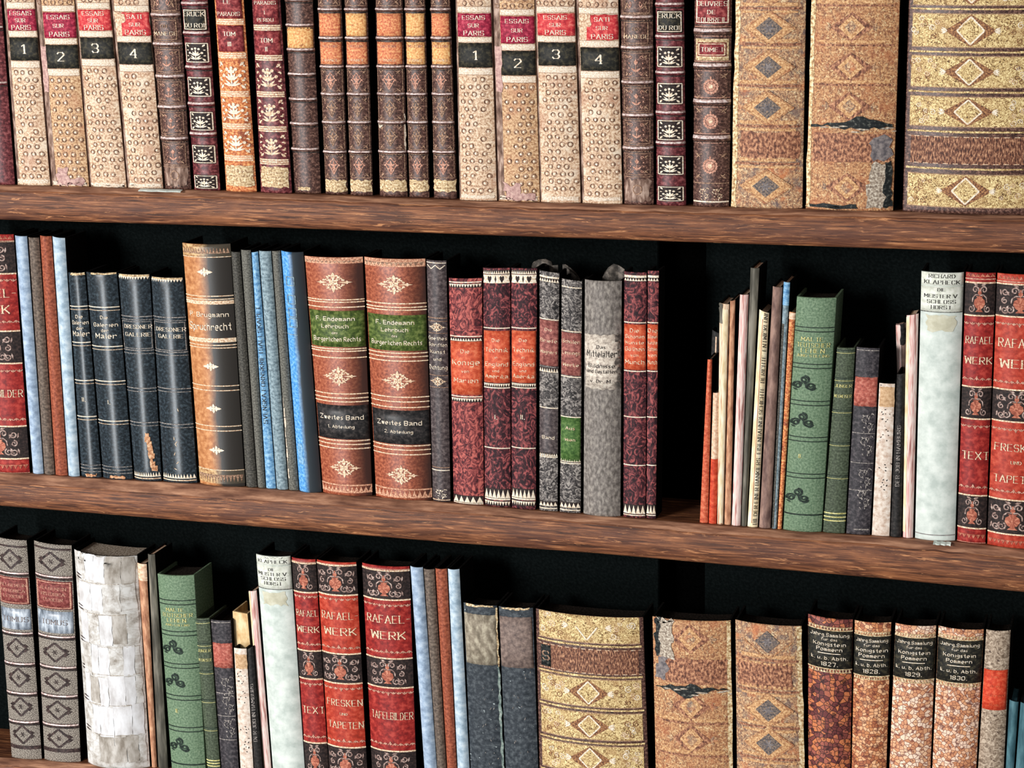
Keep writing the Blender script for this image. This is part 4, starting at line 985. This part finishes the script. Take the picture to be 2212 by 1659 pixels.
marble(((969, 600), (1042, 600), (1046, 1092), (980, 1088)), 'red_marble', [('L', 610), ('Z', 614, 621, 12, False), ('L', 727), ('Z', 731, 737, 12), ('T', 738, 853, 'orange_label', [(759, 'Die', 9), (783, 'Konige', 13), (802, 'von', 7), (822, 'Marien', 11)]), ('L', 857), ('Z', 861, 868, 12, False), ('Z', 1072, 1086, 5), ('L', 1088)],
       'red marbled book with a vermilion title label, shortest left of the tall pair')
tech = [(735, 'Die', 8), (756, 'Technik', 10), (772, 'in', 6), (787, 'England', 10), (801, 'und', 6), (813, 'Amerika', 9)]
for q, v, l in ((((1043, 578), (1103, 578), (1104, 1098), (1047, 1094)), 'I.', 'plum marbled book with orange label and heart border, left of its twin'), (((1104, 578), (1161, 579), (1158, 1101), (1105, 1098)), 'II.', 'plum marbled book with orange label and heart border, right of its twin')):
    marble(q, 'plum_marble', [('Z', 585, 592, 12), ('H', 594, 612), ('L', 709), ('T', 715, 827, 'orange_label', tech), ('Z', 829, 836, 12, False), ('L', 838), ('X', 901, v, 11), ('L', 968), ('Z', 1057, 1076, 6), ('G', 1077, 1080, 'gilt_pale'), ('Z', 1083, 1092, 10, False)], l)
marble(((1165, 583), (1209, 590), (1205, 1104), (1165, 1102)), 'grey_marble', [('G', 597, 601, 'gilt_pale'), ('Z', 602, 609, 8), ('L', 690), ('T', 692, 790, 'rust_label', [(712, 'Die', 7), (736, 'Briefe', 8), (760, 'Wagners', 8)]), ('Z', 795, 804, 8), ('G', 880, 984, 'purple_grey_leather'), ('L', 881), ('X', 945, 'Band', 8), ('Z', 979, 985, 9), ('L', 987), ('Z', 1084, 1093, 5), ('L', 1098)],
       'grey marbled book with a rust label, left of the green labelled one', side='grey_marble')
marble(((1213, 601), (1258, 607), (1255, 1108), (1209, 1105)), 'grey_marble', [('L', 621), ('L', 716), ('T', 719, 811, 'rust_label', [(738, 'Schulen', 8), (762, 'Lessings', 8), (788, 'Werke', 8)]), ('L', 814), ('T', 902, 996, 'leaf_label', [(925, 'Aus', 8), (950, 'Wien', 7)], 'volume_label'), ('L', 901), ('Z', 992, 998, 9), ('L', 1001), ('Z', 1086, 1097, 5), ('L', 1102)],
       'grey marbled book with a green lower label', side='grey_marble')
b = Book('cloth_book', 'plain grey buckram book with a torn paper title label', 'book', ((1263, 603), (1344, 606), (1341, 1114), (1260, 1109)), 'middle', 'grey_buckram', bulge=.2, depth=.030)
b.label(724, 841, 'torn_paper', [(750, 'Das', 8, 'ink'), (765, 'Mittelalter', 15, 'ink'), (791, 'Bildnisse', 9, 'ink'), (803, 'und Gestalten', 8, 'ink'), (824, 'v. Dr. M.', 8, 'ink')], u0=.05, u1=.95, font='F', wob=.0011)
for i in range(7): b.strip(724 + i * 17, 738 + i * 17, 'grey_scrap', .0012, .86 + .03 * (i % 3), .97, wob=.0012, nt=2)
b.finish()
for q, l, z in ((((1348, 586), (1398, 588), (1395, 1119), (1346, 1116)), 'dark red book with orange label and white toothed foot, left of its narrow twin', 8), (((1399, 584), (1424, 585), (1417, 1121), (1396, 1119)), 'narrow dark red book with an orange label beside the wide black gap', 4)):
    marble(q, 'plum_marble', [('G', 595, 600, 'gilt_pale'), ('Z', 601, 607, z), ('L', 697), ('T', 701, 799, 'orange_label', [(714, 'Die', 9), (727, 'Schonen', 8), (740, 'Kunste', 8), (754, 'Gothen', 9), (767, 'von', 7), (782, 'Munch', 10)]), ('L', 802), ('L', 901), ('L', 1005), ('Z', 1091, 1110, z // 2 + 1), ('L', 1113)], l)

# scraps of torn wrapper showing above the grey books
def scrap(px, lab, yo, row='middle'):
    """a curled sheet standing behind the books: outline traced at its own depth, folded to a real thickness"""
    M = MB(); pts = [at(x, y, yo) for x, y in px]; o = (sum(p[0] for p in pts) / len(pts), yo, board_z(row, pts[0][0]))
    n = len(pts); fr, bk = [], []
    for i, (x, z) in enumerate(pts):
        c = .0025 * math.sin(i * 1.7)
        fr.append(M.vert((x - o[0], c, z - o[2]), (x, z))); bk.append(M.vert((x - o[0], c + .0016, z - o[2]), (x, z)))
    M.face(fr, 'grey_scrap'); M.face(bk[::-1], 'grey_scrap')
    for i in range(n): M.face((fr[(i + 1) % n], fr[i], bk[i], bk[(i + 1) % n]), 'grey_scrap')
    ob = M.build('paper_scrap', None, o); ob['label'] = lab; ob['category'] = 'paper'; ob['group'] = 'torn wrapper scraps'
scrap([(1146, 1085), (1146, 578), (1152, 566), (1164, 560), (1178, 560), (1190, 566), (1194, 573), (1206, 572), (1212, 1090)], 'curled grey wrapper edge rising behind the plum marbled twins', .0335)
scrap([(1214, 1092), (1214, 572), (1222, 571), (1234, 578), (1243, 590), (1251, 603), (1262, 1094)], 'torn grey wrapper edge sloping behind the green labelled book', .0335)
scrap([(1300, 1096), (1300, 600), (1306, 588), (1315, 577), (1325, 570), (1336, 574), (1350, 581), (1352, 1100)], 'pointed grey wrapper edge behind the plain grey buckram book', .0335)

# the pamphlets right of the gap
PG = 'pamphlets beside the wide gap'
def pam(name, lab, quad, mat, deco=None, side=None, pages='beige_cover', **k):
    kk = dict(depth=.048, recess=.0012); kk.update(k)
    b = plain(name, lab, 'booklet' if name == 'booklet' else 'pamphlet', quad, 'middle' if quad[0][1] < 1000 else 'lower', mat, group=PG if quad[0][1] < 1000 else 'pamphlets on the bottom shelf', side=side, **kk)
    if deco: deco(b)
    b.finish(pages)
pam('pamphlet', 'orange pamphlet, first right of the wide black gap', ((1528, 776), (1539, 776), (1530, 1131), (1511, 1130)), 'orange_cover', depth=.036)
pam('pamphlet', 'small two-coloured pamphlet, beige above and vermilion below', ((1540, 848), (1554, 848), (1548, 1133), (1531, 1131)), 'beige_cover', lambda b: b.strip(992, 1135, 'vermilion_cover', .0003, 0, 1, nt=4), depth=.035)
b = Book('booklet', 'dark booklet with a folded grey top standing behind the orange pamphlet', 'booklet', ((1538, 712), (1561, 722), (1549, 1128), (1523, 1126)), 'middle', 'dark_cover', yoff=.037, depth=.016, group=PG, bulge=.15)
b.strip(712, 716, 'grey_scrap', .0004); b.strip(728, 840, 'beige_cover', .0003, .38, .5, nt=4)
b.poly([[(-14, -8), (-12, 5), (2, 16), (14, 2), (9, -9), (2, 2), (-4, 1)]], .5, 722, 1, 1, 'grey_scrap', off=.0012); b.finish()
pam('pamphlet', 'cream and tan pamphlet with a curled top, right of the dark booklet', ((1554, 654), (1576, 657), (1563, 1133), (1549, 1132)), 'page_stripes', lambda b: (b.strip(668, 1130, 'ivory_cover', .0003, .45, .9, nt=6), b.strip(652, 700, 'pencil_grey', .0004, 0, .35, wob=.0005, nt=4)))
pam('pamphlet', 'brown paper pamphlet right of the cream and tan one', ((1577, 650), (1589, 648), (1579, 1134), (1564, 1133)), 'tan_cover')
pam('pamphlet', 'pink and white striped pamphlet left of the tall grey one', ((1598, 636), (1618, 636), (1600, 1140), (1580, 1137)), 'pink_stripes', depth=.044)
pam('booklet', 'tallest dark olive-grey booklet of the pamphlets', ((1621, 578), (1641, 579), (1613, 1139), (1601, 1138)), 'pencil_grey')
pam('pamphlet', 'cream pamphlet with a long line of print up its spine', ((1640, 668), (1662, 676), (1637, 1142), (1614, 1140)), 'ivory_cover', lambda b: (b.strip(690, 1130, 'tan_cover', .00025, .40, .48, nt=4), b.text(920, 'PICHLHAUS. BILDER EINER BANKIERS. EISENBAHNGESCHICHTE. BERICHTE. ENTWICKLUNGSBILD N', 8, 'ink', vertical=True, cx=.72)))
pam('booklet', 'mauve-taupe booklet with a cut top, left of the blue-tipped one', ((1669, 618), (1691, 620), (1665, 1143), (1639, 1142)), 'mauve_taupe')
def bl(b):
    b.strip(700, 1140, 'dark_grey_cloth', .0002, 0, .45, nt=8)
    b.strip(610, 660, 'sky_cloth', .0003, 0, 1, nt=3)
pam('booklet', 'narrow grey booklet with a sky blue tip', ((1693, 608), (1707, 610), (1678, 1143), (1667, 1142)), 'blue_grey_cloth', bl)
pam('pamphlet', 'orange-brown pamphlet against the sage green book', ((1705, 673), (1719, 675), (1689, 1144), (1679, 1143)), 'orange_leather', lambda b: b.strip(676, 690, 'beige_cover', .0003, 0, 1))

def sage(quad, row, rules, words, mots, vol, lab, foot):
    b = Book('cloth_book', lab, 'book', quad, row, 'sage_leather', bulge=.15, group='sage green books', recess=.004, side='sage_leather')
    for y in rules: b.line(y, 'sage_tooling', 2.0, 0, 1); b.line(y + 9, 'sage_tooling', 2.0, 0, 1)
    for y, t, c in words: b.text(y, t, c, 'yellow_gilt', 'R', .5, .82)
    for y in mots: b.poly(m_trefoil(), .34, y, 25, 19, 'sage_tooling')
    b.text(vol, 'II.', 9, 'yellow_gilt', 'R', .36); b.line(foot, 'sage_tooling', 3, 0, 1); b.finish()
sage(((1721, 640), (1808, 643), (1776, 1136), (1692, 1130)), 'middle', (708, 787, 867, 945, 1024), [(733, 'MALTE.', 9), (746, 'TEUTSCHER', 10), (758, 'LEHEN', 10), (769, 'JUNG-STILLING', 6)], (830, 910, 1073), 986, 'sage green book with black trefoil ornaments on the middle shelf', 1112)
sage(((340, 1239), (420, 1242), (446, 1682), (372, 1676)), 'lower', (1298, 1365, 1435, 1504, 1572), [(1318, 'MALTE.', 8), (1330, 'TEUTSCHER', 9), (1341, 'LEHEN', 9), (1351, 'JUNG-STILLING', 5)], (1401, 1473, 1612), 1537, 'sage green book with black trefoil ornaments on the bottom shelf', 1652)
def moss(quad, row, rules, gold, yel, lab):
    b = Book('cloth_book', lab, 'book', quad, row, 'moss_leather', bulge=.16, group='moss green books', side='moss_leather')
    for y in rules: b.line(y, 'sage_tooling', 1.6, 0, 1); b.line(y + 6, 'yellow_gilt', .9, 0, 1)
    for y in gold: b.line(y, 'yellow_gilt', 2.4, 0, 1)
    for y, t in yel: b.text(y, t, 7, 'yellow_gilt', 'R', .5, .86)
    b.finish()
moss(((1808, 750), (1848, 751), (1826, 1139), (1778, 1136)), 'middle', (757, 817, 886, 957, 1028), (1109, 1117, 1125), [(834, 'JUNGER'), (856, 'WEGWEISER')], 'moss green narrow book with yellow title on the middle shelf')
moss(((421, 1335), (453, 1335), (478, 1686), (450, 1682)), 'lower', (1341, 1390, 1450, 1512, 1573), (1643, 1649, 1655), [(1406, 'JUNGER'), (1426, 'WEGWEISER')], 'moss green narrow book with yellow title on the bottom shelf')
def coal(quad, row, rl, line, rules, fl, lab):
    b = Book('leather_book', lab, 'book', quad, row, 'coal_leather', bulge=.12, group='charcoal books with red label', side='coal_leather')
    b.line(line, 'silver_dull', 1.6); b.label(rl[0], rl[1], 'faded_red_label', u0=.02, u1=.99, wob=.0004)
    for y in rules: b.line(y, 'silver_dull', 1.6)
    for y in fl: b.poly(m_floral(), .62, y, 17, 24, 'silver_dull')
    b.strip(quad[2][1] - 8, quad[2][1] - 5, 'silver_dull', .0004, .3, .95, wob=.0003); b.finish()
coal(((1850, 749), (1901, 752), (1880, 1150), (1828, 1143)), 'middle', (815, 878), 757, (936, 1000, 1059), (912, 960, 1030, 1075), 'charcoal book with a faded red label on the middle shelf')
coal(((455, 1338), (499, 1340), (518, 1690), (480, 1686)), 'lower', (1390, 1443), 1345, (1498, 1547, 1598), (1480, 1520, 1570), 'charcoal book with a faded red label on the bottom shelf')
def spot(quad, row, patch, lab, **k):
    b = Book('booklet', lab, 'booklet', quad, row, 'spotted_paper', bulge=.10, group='spotted paper booklets', side='spotted_paper', **{**dict(depth=.036), **k})
    b.strip(patch[0], patch[1], 'tan_patch', .0004, .08, 1, wob=.0005, nt=3); rr = random.Random(2)
    for i in range(26): b.poly([petal(rr.uniform(-10, 10), 0, rr.uniform(0, 3), rr.uniform(2, 5), 2.2)], .5, rr.choice((patch[1] + 20, patch[1] + 60, patch[1] + 130, patch[1] + 165)) + rr.uniform(-16, 16), 1, 1, 'ink')
    b.finish('spotted_paper')
spot(((1899, 827), (1934, 829), (1922, 1153), (1883, 1151)), 'middle', (836, 879), 'spotted cream booklet with a tan patch on the middle shelf')
spot(((505, 1399), (533, 1401), (550, 1694), (521, 1690)), 'lower', (1414, 1445), 'spotted cream booklet with a tan patch on the bottom shelf', yoff=-.007, depth=.0135)
def darkbk(quad, row, yc, lab, **k):
    b = Book('booklet', lab, 'booklet', quad, row, 'dark_cover', bulge=.3, group='dark booklets with pale print', side='dark_cover', **{**dict(depth=.036), **k})
    b.text(yc, 'DER JOB IN HAMBURG', 8, 'silver_dull', vertical=True); b.finish()
darkbk(((1937, 808), (1956, 806), (1948, 1154), (1923, 1153)), 'middle', 985, 'dark narrow booklet with pale vertical print on the middle shelf')
darkbk(((534, 1402), (547, 1396), (570, 1696), (551, 1694)), 'lower', 1540, 'dark narrow booklet with pale vertical print on the bottom shelf', yoff=-.007, depth=.0135)
pam('pamphlet', 'crumpled pink and grey paper sticking out left of the white book', ((1935, 699), (1957, 697), (1961, 1150), (1948, 1150)), 'mauve_taupe', lambda b: (b.strip(702, 1100, 'pink_stripes', .0004, 0, .5, nt=8), b.strip(700, 745, 'dark_cover', .0005, .45, .9, wob=.0008, nt=4)), yoff=.037, depth=.018)
pam('pamphlet', 'pink and white striped pamphlet against the white book on the middle shelf', ((1958, 681), (1985, 677), (1973, 1158), (1950, 1156)), 'pink_stripes', lambda b: b.strip(684, 1150, 'ivory_cover', .0003, 0, .28, nt=6), depth=.036)
pam('pamphlet', 'pink and white striped pamphlet against the white book on the bottom shelf', ((537, 1276), (555, 1275), (590, 1698), (571, 1697)), 'pink_stripes', lambda b: b.strip(1279, 1690, 'ivory_cover', .0003, 0, .3, nt=6), depth=.036)

def white(quad, row, words, l1, l2, st, lab, foot=None):
    b = Book('cloth_book', lab, 'book', quad, row, 'celadon_paper', bulge=.17, group='tall white books', side='celadon_paper')
    b.label(quad[0][1] + 2, l1, 'ivory_label', words[:2], u0=.01, u1=.99, tmat='ink', name='author_label'); b.label(l1 + 1.5, l2, 'ivory_label', words[2:], u0=.01, u1=.99, tmat='ink')
    b.line(l2 + .5, 'ink', 1.6, 0, 1)
    b.strip(st[0], st[1], 'stain_tan', .0003, .16, .84, wob=.0017, nt=5)
    if foot: b.line(foot, 'ash_grey', 1.6, 0, 1)
    b.finish()
white(((1990, 585), (2083, 588), (2064, 1168), (1976, 1162)), 'middle', [(597, 'RICHARD', 8.5), (610, 'KLAPHECK', 9), (626, 'DIE', 7.5), (640, 'MEISTER V.', 8.5), (652, 'SCHLOSS', 8.5), (664, 'HORST', 8.5)], 618, 674, (682, 716), 'tall white book with black titles on the middle shelf', 1156)
white(((553, 1196), (628, 1201), (662, 1702), (592, 1697)), 'lower', [(1204, 'RICHARD', 7.5), (1214, 'KLAPHECK', 8), (1231, 'DIE', 7), (1241, 'MEISTER V.', 8), (1251, 'SCHLOSS', 8), (1261, 'HORST', 8)], 1222, 1273, (1280, 1308), 'tall white book with black titles on the bottom shelf')
rafael(((2086, 587), (2152, 589), (2129, 1177), (2067, 1170)), 'middle', 603, ((618, 675), (843, 898), (1077, 1134)), ((688, 830), (910, 1063)), [(735, 'RAFAEL', 17), (779, 'WERK', 17), (984, 'TEXT', 19)], 'narrow red book with urn panels, right of the white book on the middle shelf')
rafael(((2154, 589), (2262, 592), (2240, 1190), (2132, 1178)), 'middle', 610, ((622, 678), (850, 905), (1088, 1148)), ((690, 838), (918, 1074)), [(742, 'RAFAEL-', 21), (787, 'WERK', 21), (968, 'FRESKEN', 18), (1000, 'UND', 8), (1036, 'TAPETEN', 18)], 'wide bright red book with urn panels at the right edge of the middle shelf', 'flame_leather')
rafael(((630, 1203), (682, 1208), (713, 1706), (663, 1702)), 'lower', 1215, ((1224, 1273), (1413, 1460), (1612, 1664)), ((1278, 1403), (1467, 1603)), [(1325, 'RAFAEL', 15), (1360, 'WERK', 15), (1534, 'TEXT', 17)], 'narrow red book with urn panels, first of three on the bottom shelf')
rafael(((684, 1208), (770, 1214), (796, 1712), (714, 1706)), 'lower', 1221, ((1229, 1279), (1420, 1470), (1622, 1672)), ((1284, 1411), (1477, 1613)), [(1331, 'RAFAEL-', 18), (1365, 'WERK', 18), (1519, 'FRESKEN', 16), (1543, 'UND', 6), (1567, 'TAPETEN', 17)], 'bright red book with urn panels, middle one of three on the bottom shelf', 'flame_leather')
rafael(((782, 1215), (885, 1223), (902, 1722), (806, 1713)), 'lower', 1231, ((1240, 1289), (1430, 1479), (1630, 1680)), ((1297, 1420), (1486, 1619)), [(1338, 'RAFAEL-', 19), (1373, 'WERK', 19), (1547, 'TAFELBILDER', 18)], 'wide red book with urn panels, right one of three on the bottom shelf')

# ---- lower row only
def diam(quad, ds, dbl, red, steel, lab, words):
    b = Book('leather_book', lab, 'book', quad, 'lower', 'tweed_leather', bulge=.13, group='tweed grey books with dark diamonds', side='espresso')
    wpx = b.W / b.k
    for y in dbl: b.strip(y - 3, y - .5, 'espresso', .0004); b.strip(y + 2.5, y + 5, 'espresso', .0004); b.rib(y + 1, 'espresso', 3.0, .0011)
    for y in ds: b.poly(m_dia_book(), .5, y, wpx * .30, 20, 'espresso')
    b.label(red[0], red[1], 'oxblood_label', words, frame='gilt_rose', u0=.03, u1=.97, tmat='gilt_rose')
    b.label(steel[0], steel[1], 'steel_label', [((steel[0] + steel[1]) / 2, 'TOMUS', 12, 'ash_grey')], u0=.03, u1=.97, name='volume_label')
    b.line(1186 + (0 if quad[0][0] > 0 else -6), 'espresso', 4, .02, .98)
    b.strip(quad[2][1] - 26, quad[2][1] - 18, 'espresso', .0004); b.finish()
diam(((-10, 1158), (58, 1167), (91, 1637), (25, 1633)), (1208, 1400, 1464, 1527, 1587), (1238, 1368, 1434, 1498, 1560), (1247, 1305), (1315, 1360), 'grey book with dark diamonds at the left edge of the bottom shelf', [(1264, 'ALLGEMEIN', 7), (1276, 'HISTORICA', 7), (1288, 'LEXICON', 7)])
diam(((73, 1167), (155, 1178), (175, 1644), (96, 1639)), (1214, 1410, 1474, 1535, 1596), (1246, 1376, 1442, 1504, 1567), (1256, 1316), (1321, 1368), 'grey book with dark diamonds left of the white vellum book', [(1272, 'ALLGEMEIN', 7), (1284, 'HISTORICA', 7), (1296, 'LEXICON', 7)])
b = Book('vellum_book', 'thick blotchy white vellum book with visible sewing at its left edge', 'book', ((160, 1186), (297, 1200), (325, 1657), (190, 1643)), 'lower', 'vellum', bulge=.22, side='vellum', recess=.005, cap=.008)
rv = random.Random(8); rows_ = [1196, 1262, 1326, 1396, 1462, 1526, 1592, 1650]
for i, (ya, yb) in enumerate(zip(rows_, rows_[1:])):
    c = .10; sl = 6
    while c < .93:
        w_ = rv.uniform(.12, .26); e = min(c + w_, .97); m_ = rv.choice(('vellum_bright', 'vellum_bright', 'vellum_dull', 'vellum'))
        b.strip(ya + 2 + rv.uniform(-3, 3), yb - 1 + rv.uniform(-3, 3), m_, .0003 + rv.uniform(0, .0003), c, e, wob=.0012, nt=4); c = e
for i, y in enumerate((1255, 1322, 1392, 1452, 1518, 1583)):
    for d in (-4, 3): b.poly([petal(0, 0, -.08, 22, 3.2)], .03, y + d, 1, 1, 'espresso')
    b.line(y + 8, 'scuff_grey', 1.0, .15, .97)
b.finish('scuff_grey')
pam('pamphlet', 'salmon slim pamphlet right of the vellum book', ((297, 1215), (317, 1218), (340, 1659), (328, 1658)), 'tan_cover', lambda b: b.strip(1218, 1255, 'beige_cover', .0003, 0, 1, nt=3))
pam('booklet', 'dark olive-grey booklet standing taller than the sage green book', ((319, 1196), (335, 1197), (364, 1662), (342, 1660)), 'pencil_grey')
# parchment block standing behind the short books
b = Book('booklet', 'yellow parchment booklet standing behind the spotted booklet', 'booklet', ((502, 1320), (535, 1326), (567, 1696), (521, 1690)), 'lower', 'parchment', yoff=.008, depth=.04, bulge=.03, side='parchment', cap=.001); b.finish('parchment')

def slate(quad, top, lab0, lb, lm):
    b = Book('cloth_book', lb, 'book', quad, 'lower', 'slate_cloth', bulge=.12, group='slate books', side='slate_cloth')
    b.strip(quad[0][1] + 3, top, 'worn_cream', .0004, .08, .9, wob=.0008, nt=2)
    b.label(lab0[0], lab0[1], lm, u0=.02, u1=.96, wob=.0005)
    rr = random.Random(quad[0][0])
    for i in range(14): b.poly([petal(0, 0, rr.uniform(1, 2.1), rr.uniform(2, 8), 1.4)], rr.uniform(.3, .9), rr.uniform(1450, 1655), 1, 1, 'silver_dull')
    if lm == 'greige_label':
        b.strip(1312, 1440, 'worn_cream', .0009, .95, .99, wob=.0007, nt=14); b.strip(1440, 1660, 'worn_aqua', .0009, .93, .99, wob=.0009, nt=24)
    b.finish()
slate(((1001, 1301), (1074, 1308), (1094, 1732), (1019, 1722)), 1312, (1328, 1436), 'slate book with a pale worn right edge and greige label, left of its twin', 'greige_label')
slate(((1077, 1309), (1152, 1313), (1166, 1738), (1095, 1732)), 1318, (1334, 1443), 'slate book with a dusky mauve label, right of its twin', 'dusk_label')
gold_book(((1157, 1314), (1390, 1333), (1405, 1760), (1167, 1740)), 'lower', ((1319, 1390), (1466, 1528), (1539, 1599), (1610, 1672), (1684, 1745)), (1402, 1456), (1395, 1461, 1533, 1605, 1678), .5, 'broad gold tooled book with lozenge panels on the bottom shelf', -1)
torn_book(((1409, 1331), (1579, 1340), (1585, 1778), (1418, 1762)), 'lower', (1381, 1527, 1598), (1563, 1633, 1700), 1488, (1424, 1478), .5, 'tall tan leather book with a black tear across its spine on the bottom shelf', -1)
b = tan_book(((1588, 1338), (1732, 1352), (1740, 1795), (1593, 1779)), 'lower', (1387, 1535, 1608, 1690), (1427, 1494, 1572, 1640), 'tall worn tan leather book with small slate diamonds on the bottom shelf', -1); b.strip(1432, 1488, 'rust_panel', .0004, .05, .85, wob=.0015, nt=4); b.finish()
def pebble(quad, mat, blk, yr, lab, off, yc0):
    b = Book('leather_book', lab, 'book', quad, 'lower', mat, bulge=.17, group='pebble marbled yearbooks', side='black_leather')
    y0, y1 = blk; h = y1 - y0
    T = [(.10, 'Jahrg.Sammlung', 8), (.22, 'fur das', 6), (.35, 'Konigstein', 8.5), (.49, 'Pommern', 8.5), (.73, 'k. u. b. Abth.', 8), (.89, yr, 9)]
    b.zig(y0 - 9, y0 - 1, 'worn_cream', 14, up=False); b.strip(y0 - 2.5, y0, 'worn_cream', .0003); b.zig(y1 + 1, y1 + 9, 'worn_cream', 14); b.strip(y1, y1 + 2.5, 'worn_cream', .0003)
    M = [(y0 + f * h * .98 + 1, t, c, 'gilt_pale') for f, t, c in T]
    b.label(y0, y1, 'char_black' if False else 'black_label', M, u0=.01, u1=.99, font='F')
    b.poly([[(-22, -.8), (22, -.8), (22, .8), (-22, .8)]], .5, y0 + .60 * h, 1, 1, 'gilt_pale', off=.0012)
    b.finish()
pebble(((1745, 1325), (1843, 1338), (1835, 1806), (1746, 1796)), 'pebble_red', (1363, 1444), '1827.', 'pebble marbled dark red book with black label dated 1827', 0, 0)
pebble(((1846, 1339), (1926, 1344), (1910, 1815), (1836, 1807)), 'pebble_orange', (1375, 1460), '1828.', 'pebble marbled orange book with black label dated 1828', 0, 0)
pebble(((1934, 1345), (2023, 1351), (2004, 1824), (1914, 1815)), 'pebble_cream', (1379, 1467), '1829.', 'pebble marbled pale book with black label dated 1829', 0, 0)
pebble(((2027, 1351), (2126, 1359), (2100, 1834), (2006, 1825)), 'pebble_mixed', (1384, 1475), '1830.', 'pebble marbled pinkish book with black label dated 1830', 0, 0)
b = Book('leather_book', 'ash marbled book with a vermilion label, right of the pebble marbled set', 'book', ((2130, 1359), (2184, 1361), (2160, 1840), (2102, 1834)), 'lower', 'ash_marble', bulge=.2); b.label(1448, 1534, 'vermilion_label', [(1462, 'Vor', 7), (1482, 'drei', 7), (1502, 'Jahren', 7), (1522, 'Rom', 7)], u0=.02, u1=.96, font='F', tmat='orange_label'); b.finish()
pam('pamphlet', 'teal pamphlet leaning in the bottom right corner', ((2180, 1511), (2201, 1516), (2178, 1843), (2162, 1841)), 'teal_cover', pages='teal_cover')
pam('pamphlet', 'dark teal pamphlet at the very bottom right corner', ((2204, 1516), (2232, 1520), (2212, 1848), (2180, 1844)), 'teal_cover', pages='teal_cover')

# two slips of white paper on the shelf ledges
def slip(x0, x1, y, row, lab):
    a, b = at(x0, y, -.012), at(x1, y, -.012); M = MB(); pts = []; n = 9
    for i in range(n + 1):
        x = frac(a[0], b[0], i / n)
        pts.append((x, -.0125 + .0012 * math.sin(i * 1.9)))
    z = [board_z(row, x) for x, _ in pts]; o = (a[0], -.0125, z[0])
    A = [[M.vert((x - o[0], yy + dy - o[1], zz + dz - o[2]), (x, dy)) for dy, dz in ((-.0012, -.0020), (-.0002, -.0010), (.005, .0002), (.005, .0006), (-.0006, -.0005), (-.0016, -.0016))] for (x, yy), zz in zip(pts, z)]
    for p_, q_ in zip(A, A[1:]):
        for k in range(6): M.face((p_[k], p_[(k + 1) % 6], q_[(k + 1) % 6], q_[k]), 'celadon_paper')
    M.face(A[0], 'celadon_paper'); M.face(A[-1][::-1], 'celadon_paper')
    ob = M.build('paper_slip', None, o); ob['label'] = lab; ob['category'] = 'paper'
slip(300, 392, 411, 'upper', 'thin pale paper slip on the top shelf ledge below the numbered cream books')
slip(2016, 2054, 1172, 'middle', 'small white paper slip on the middle shelf ledge below the white book')
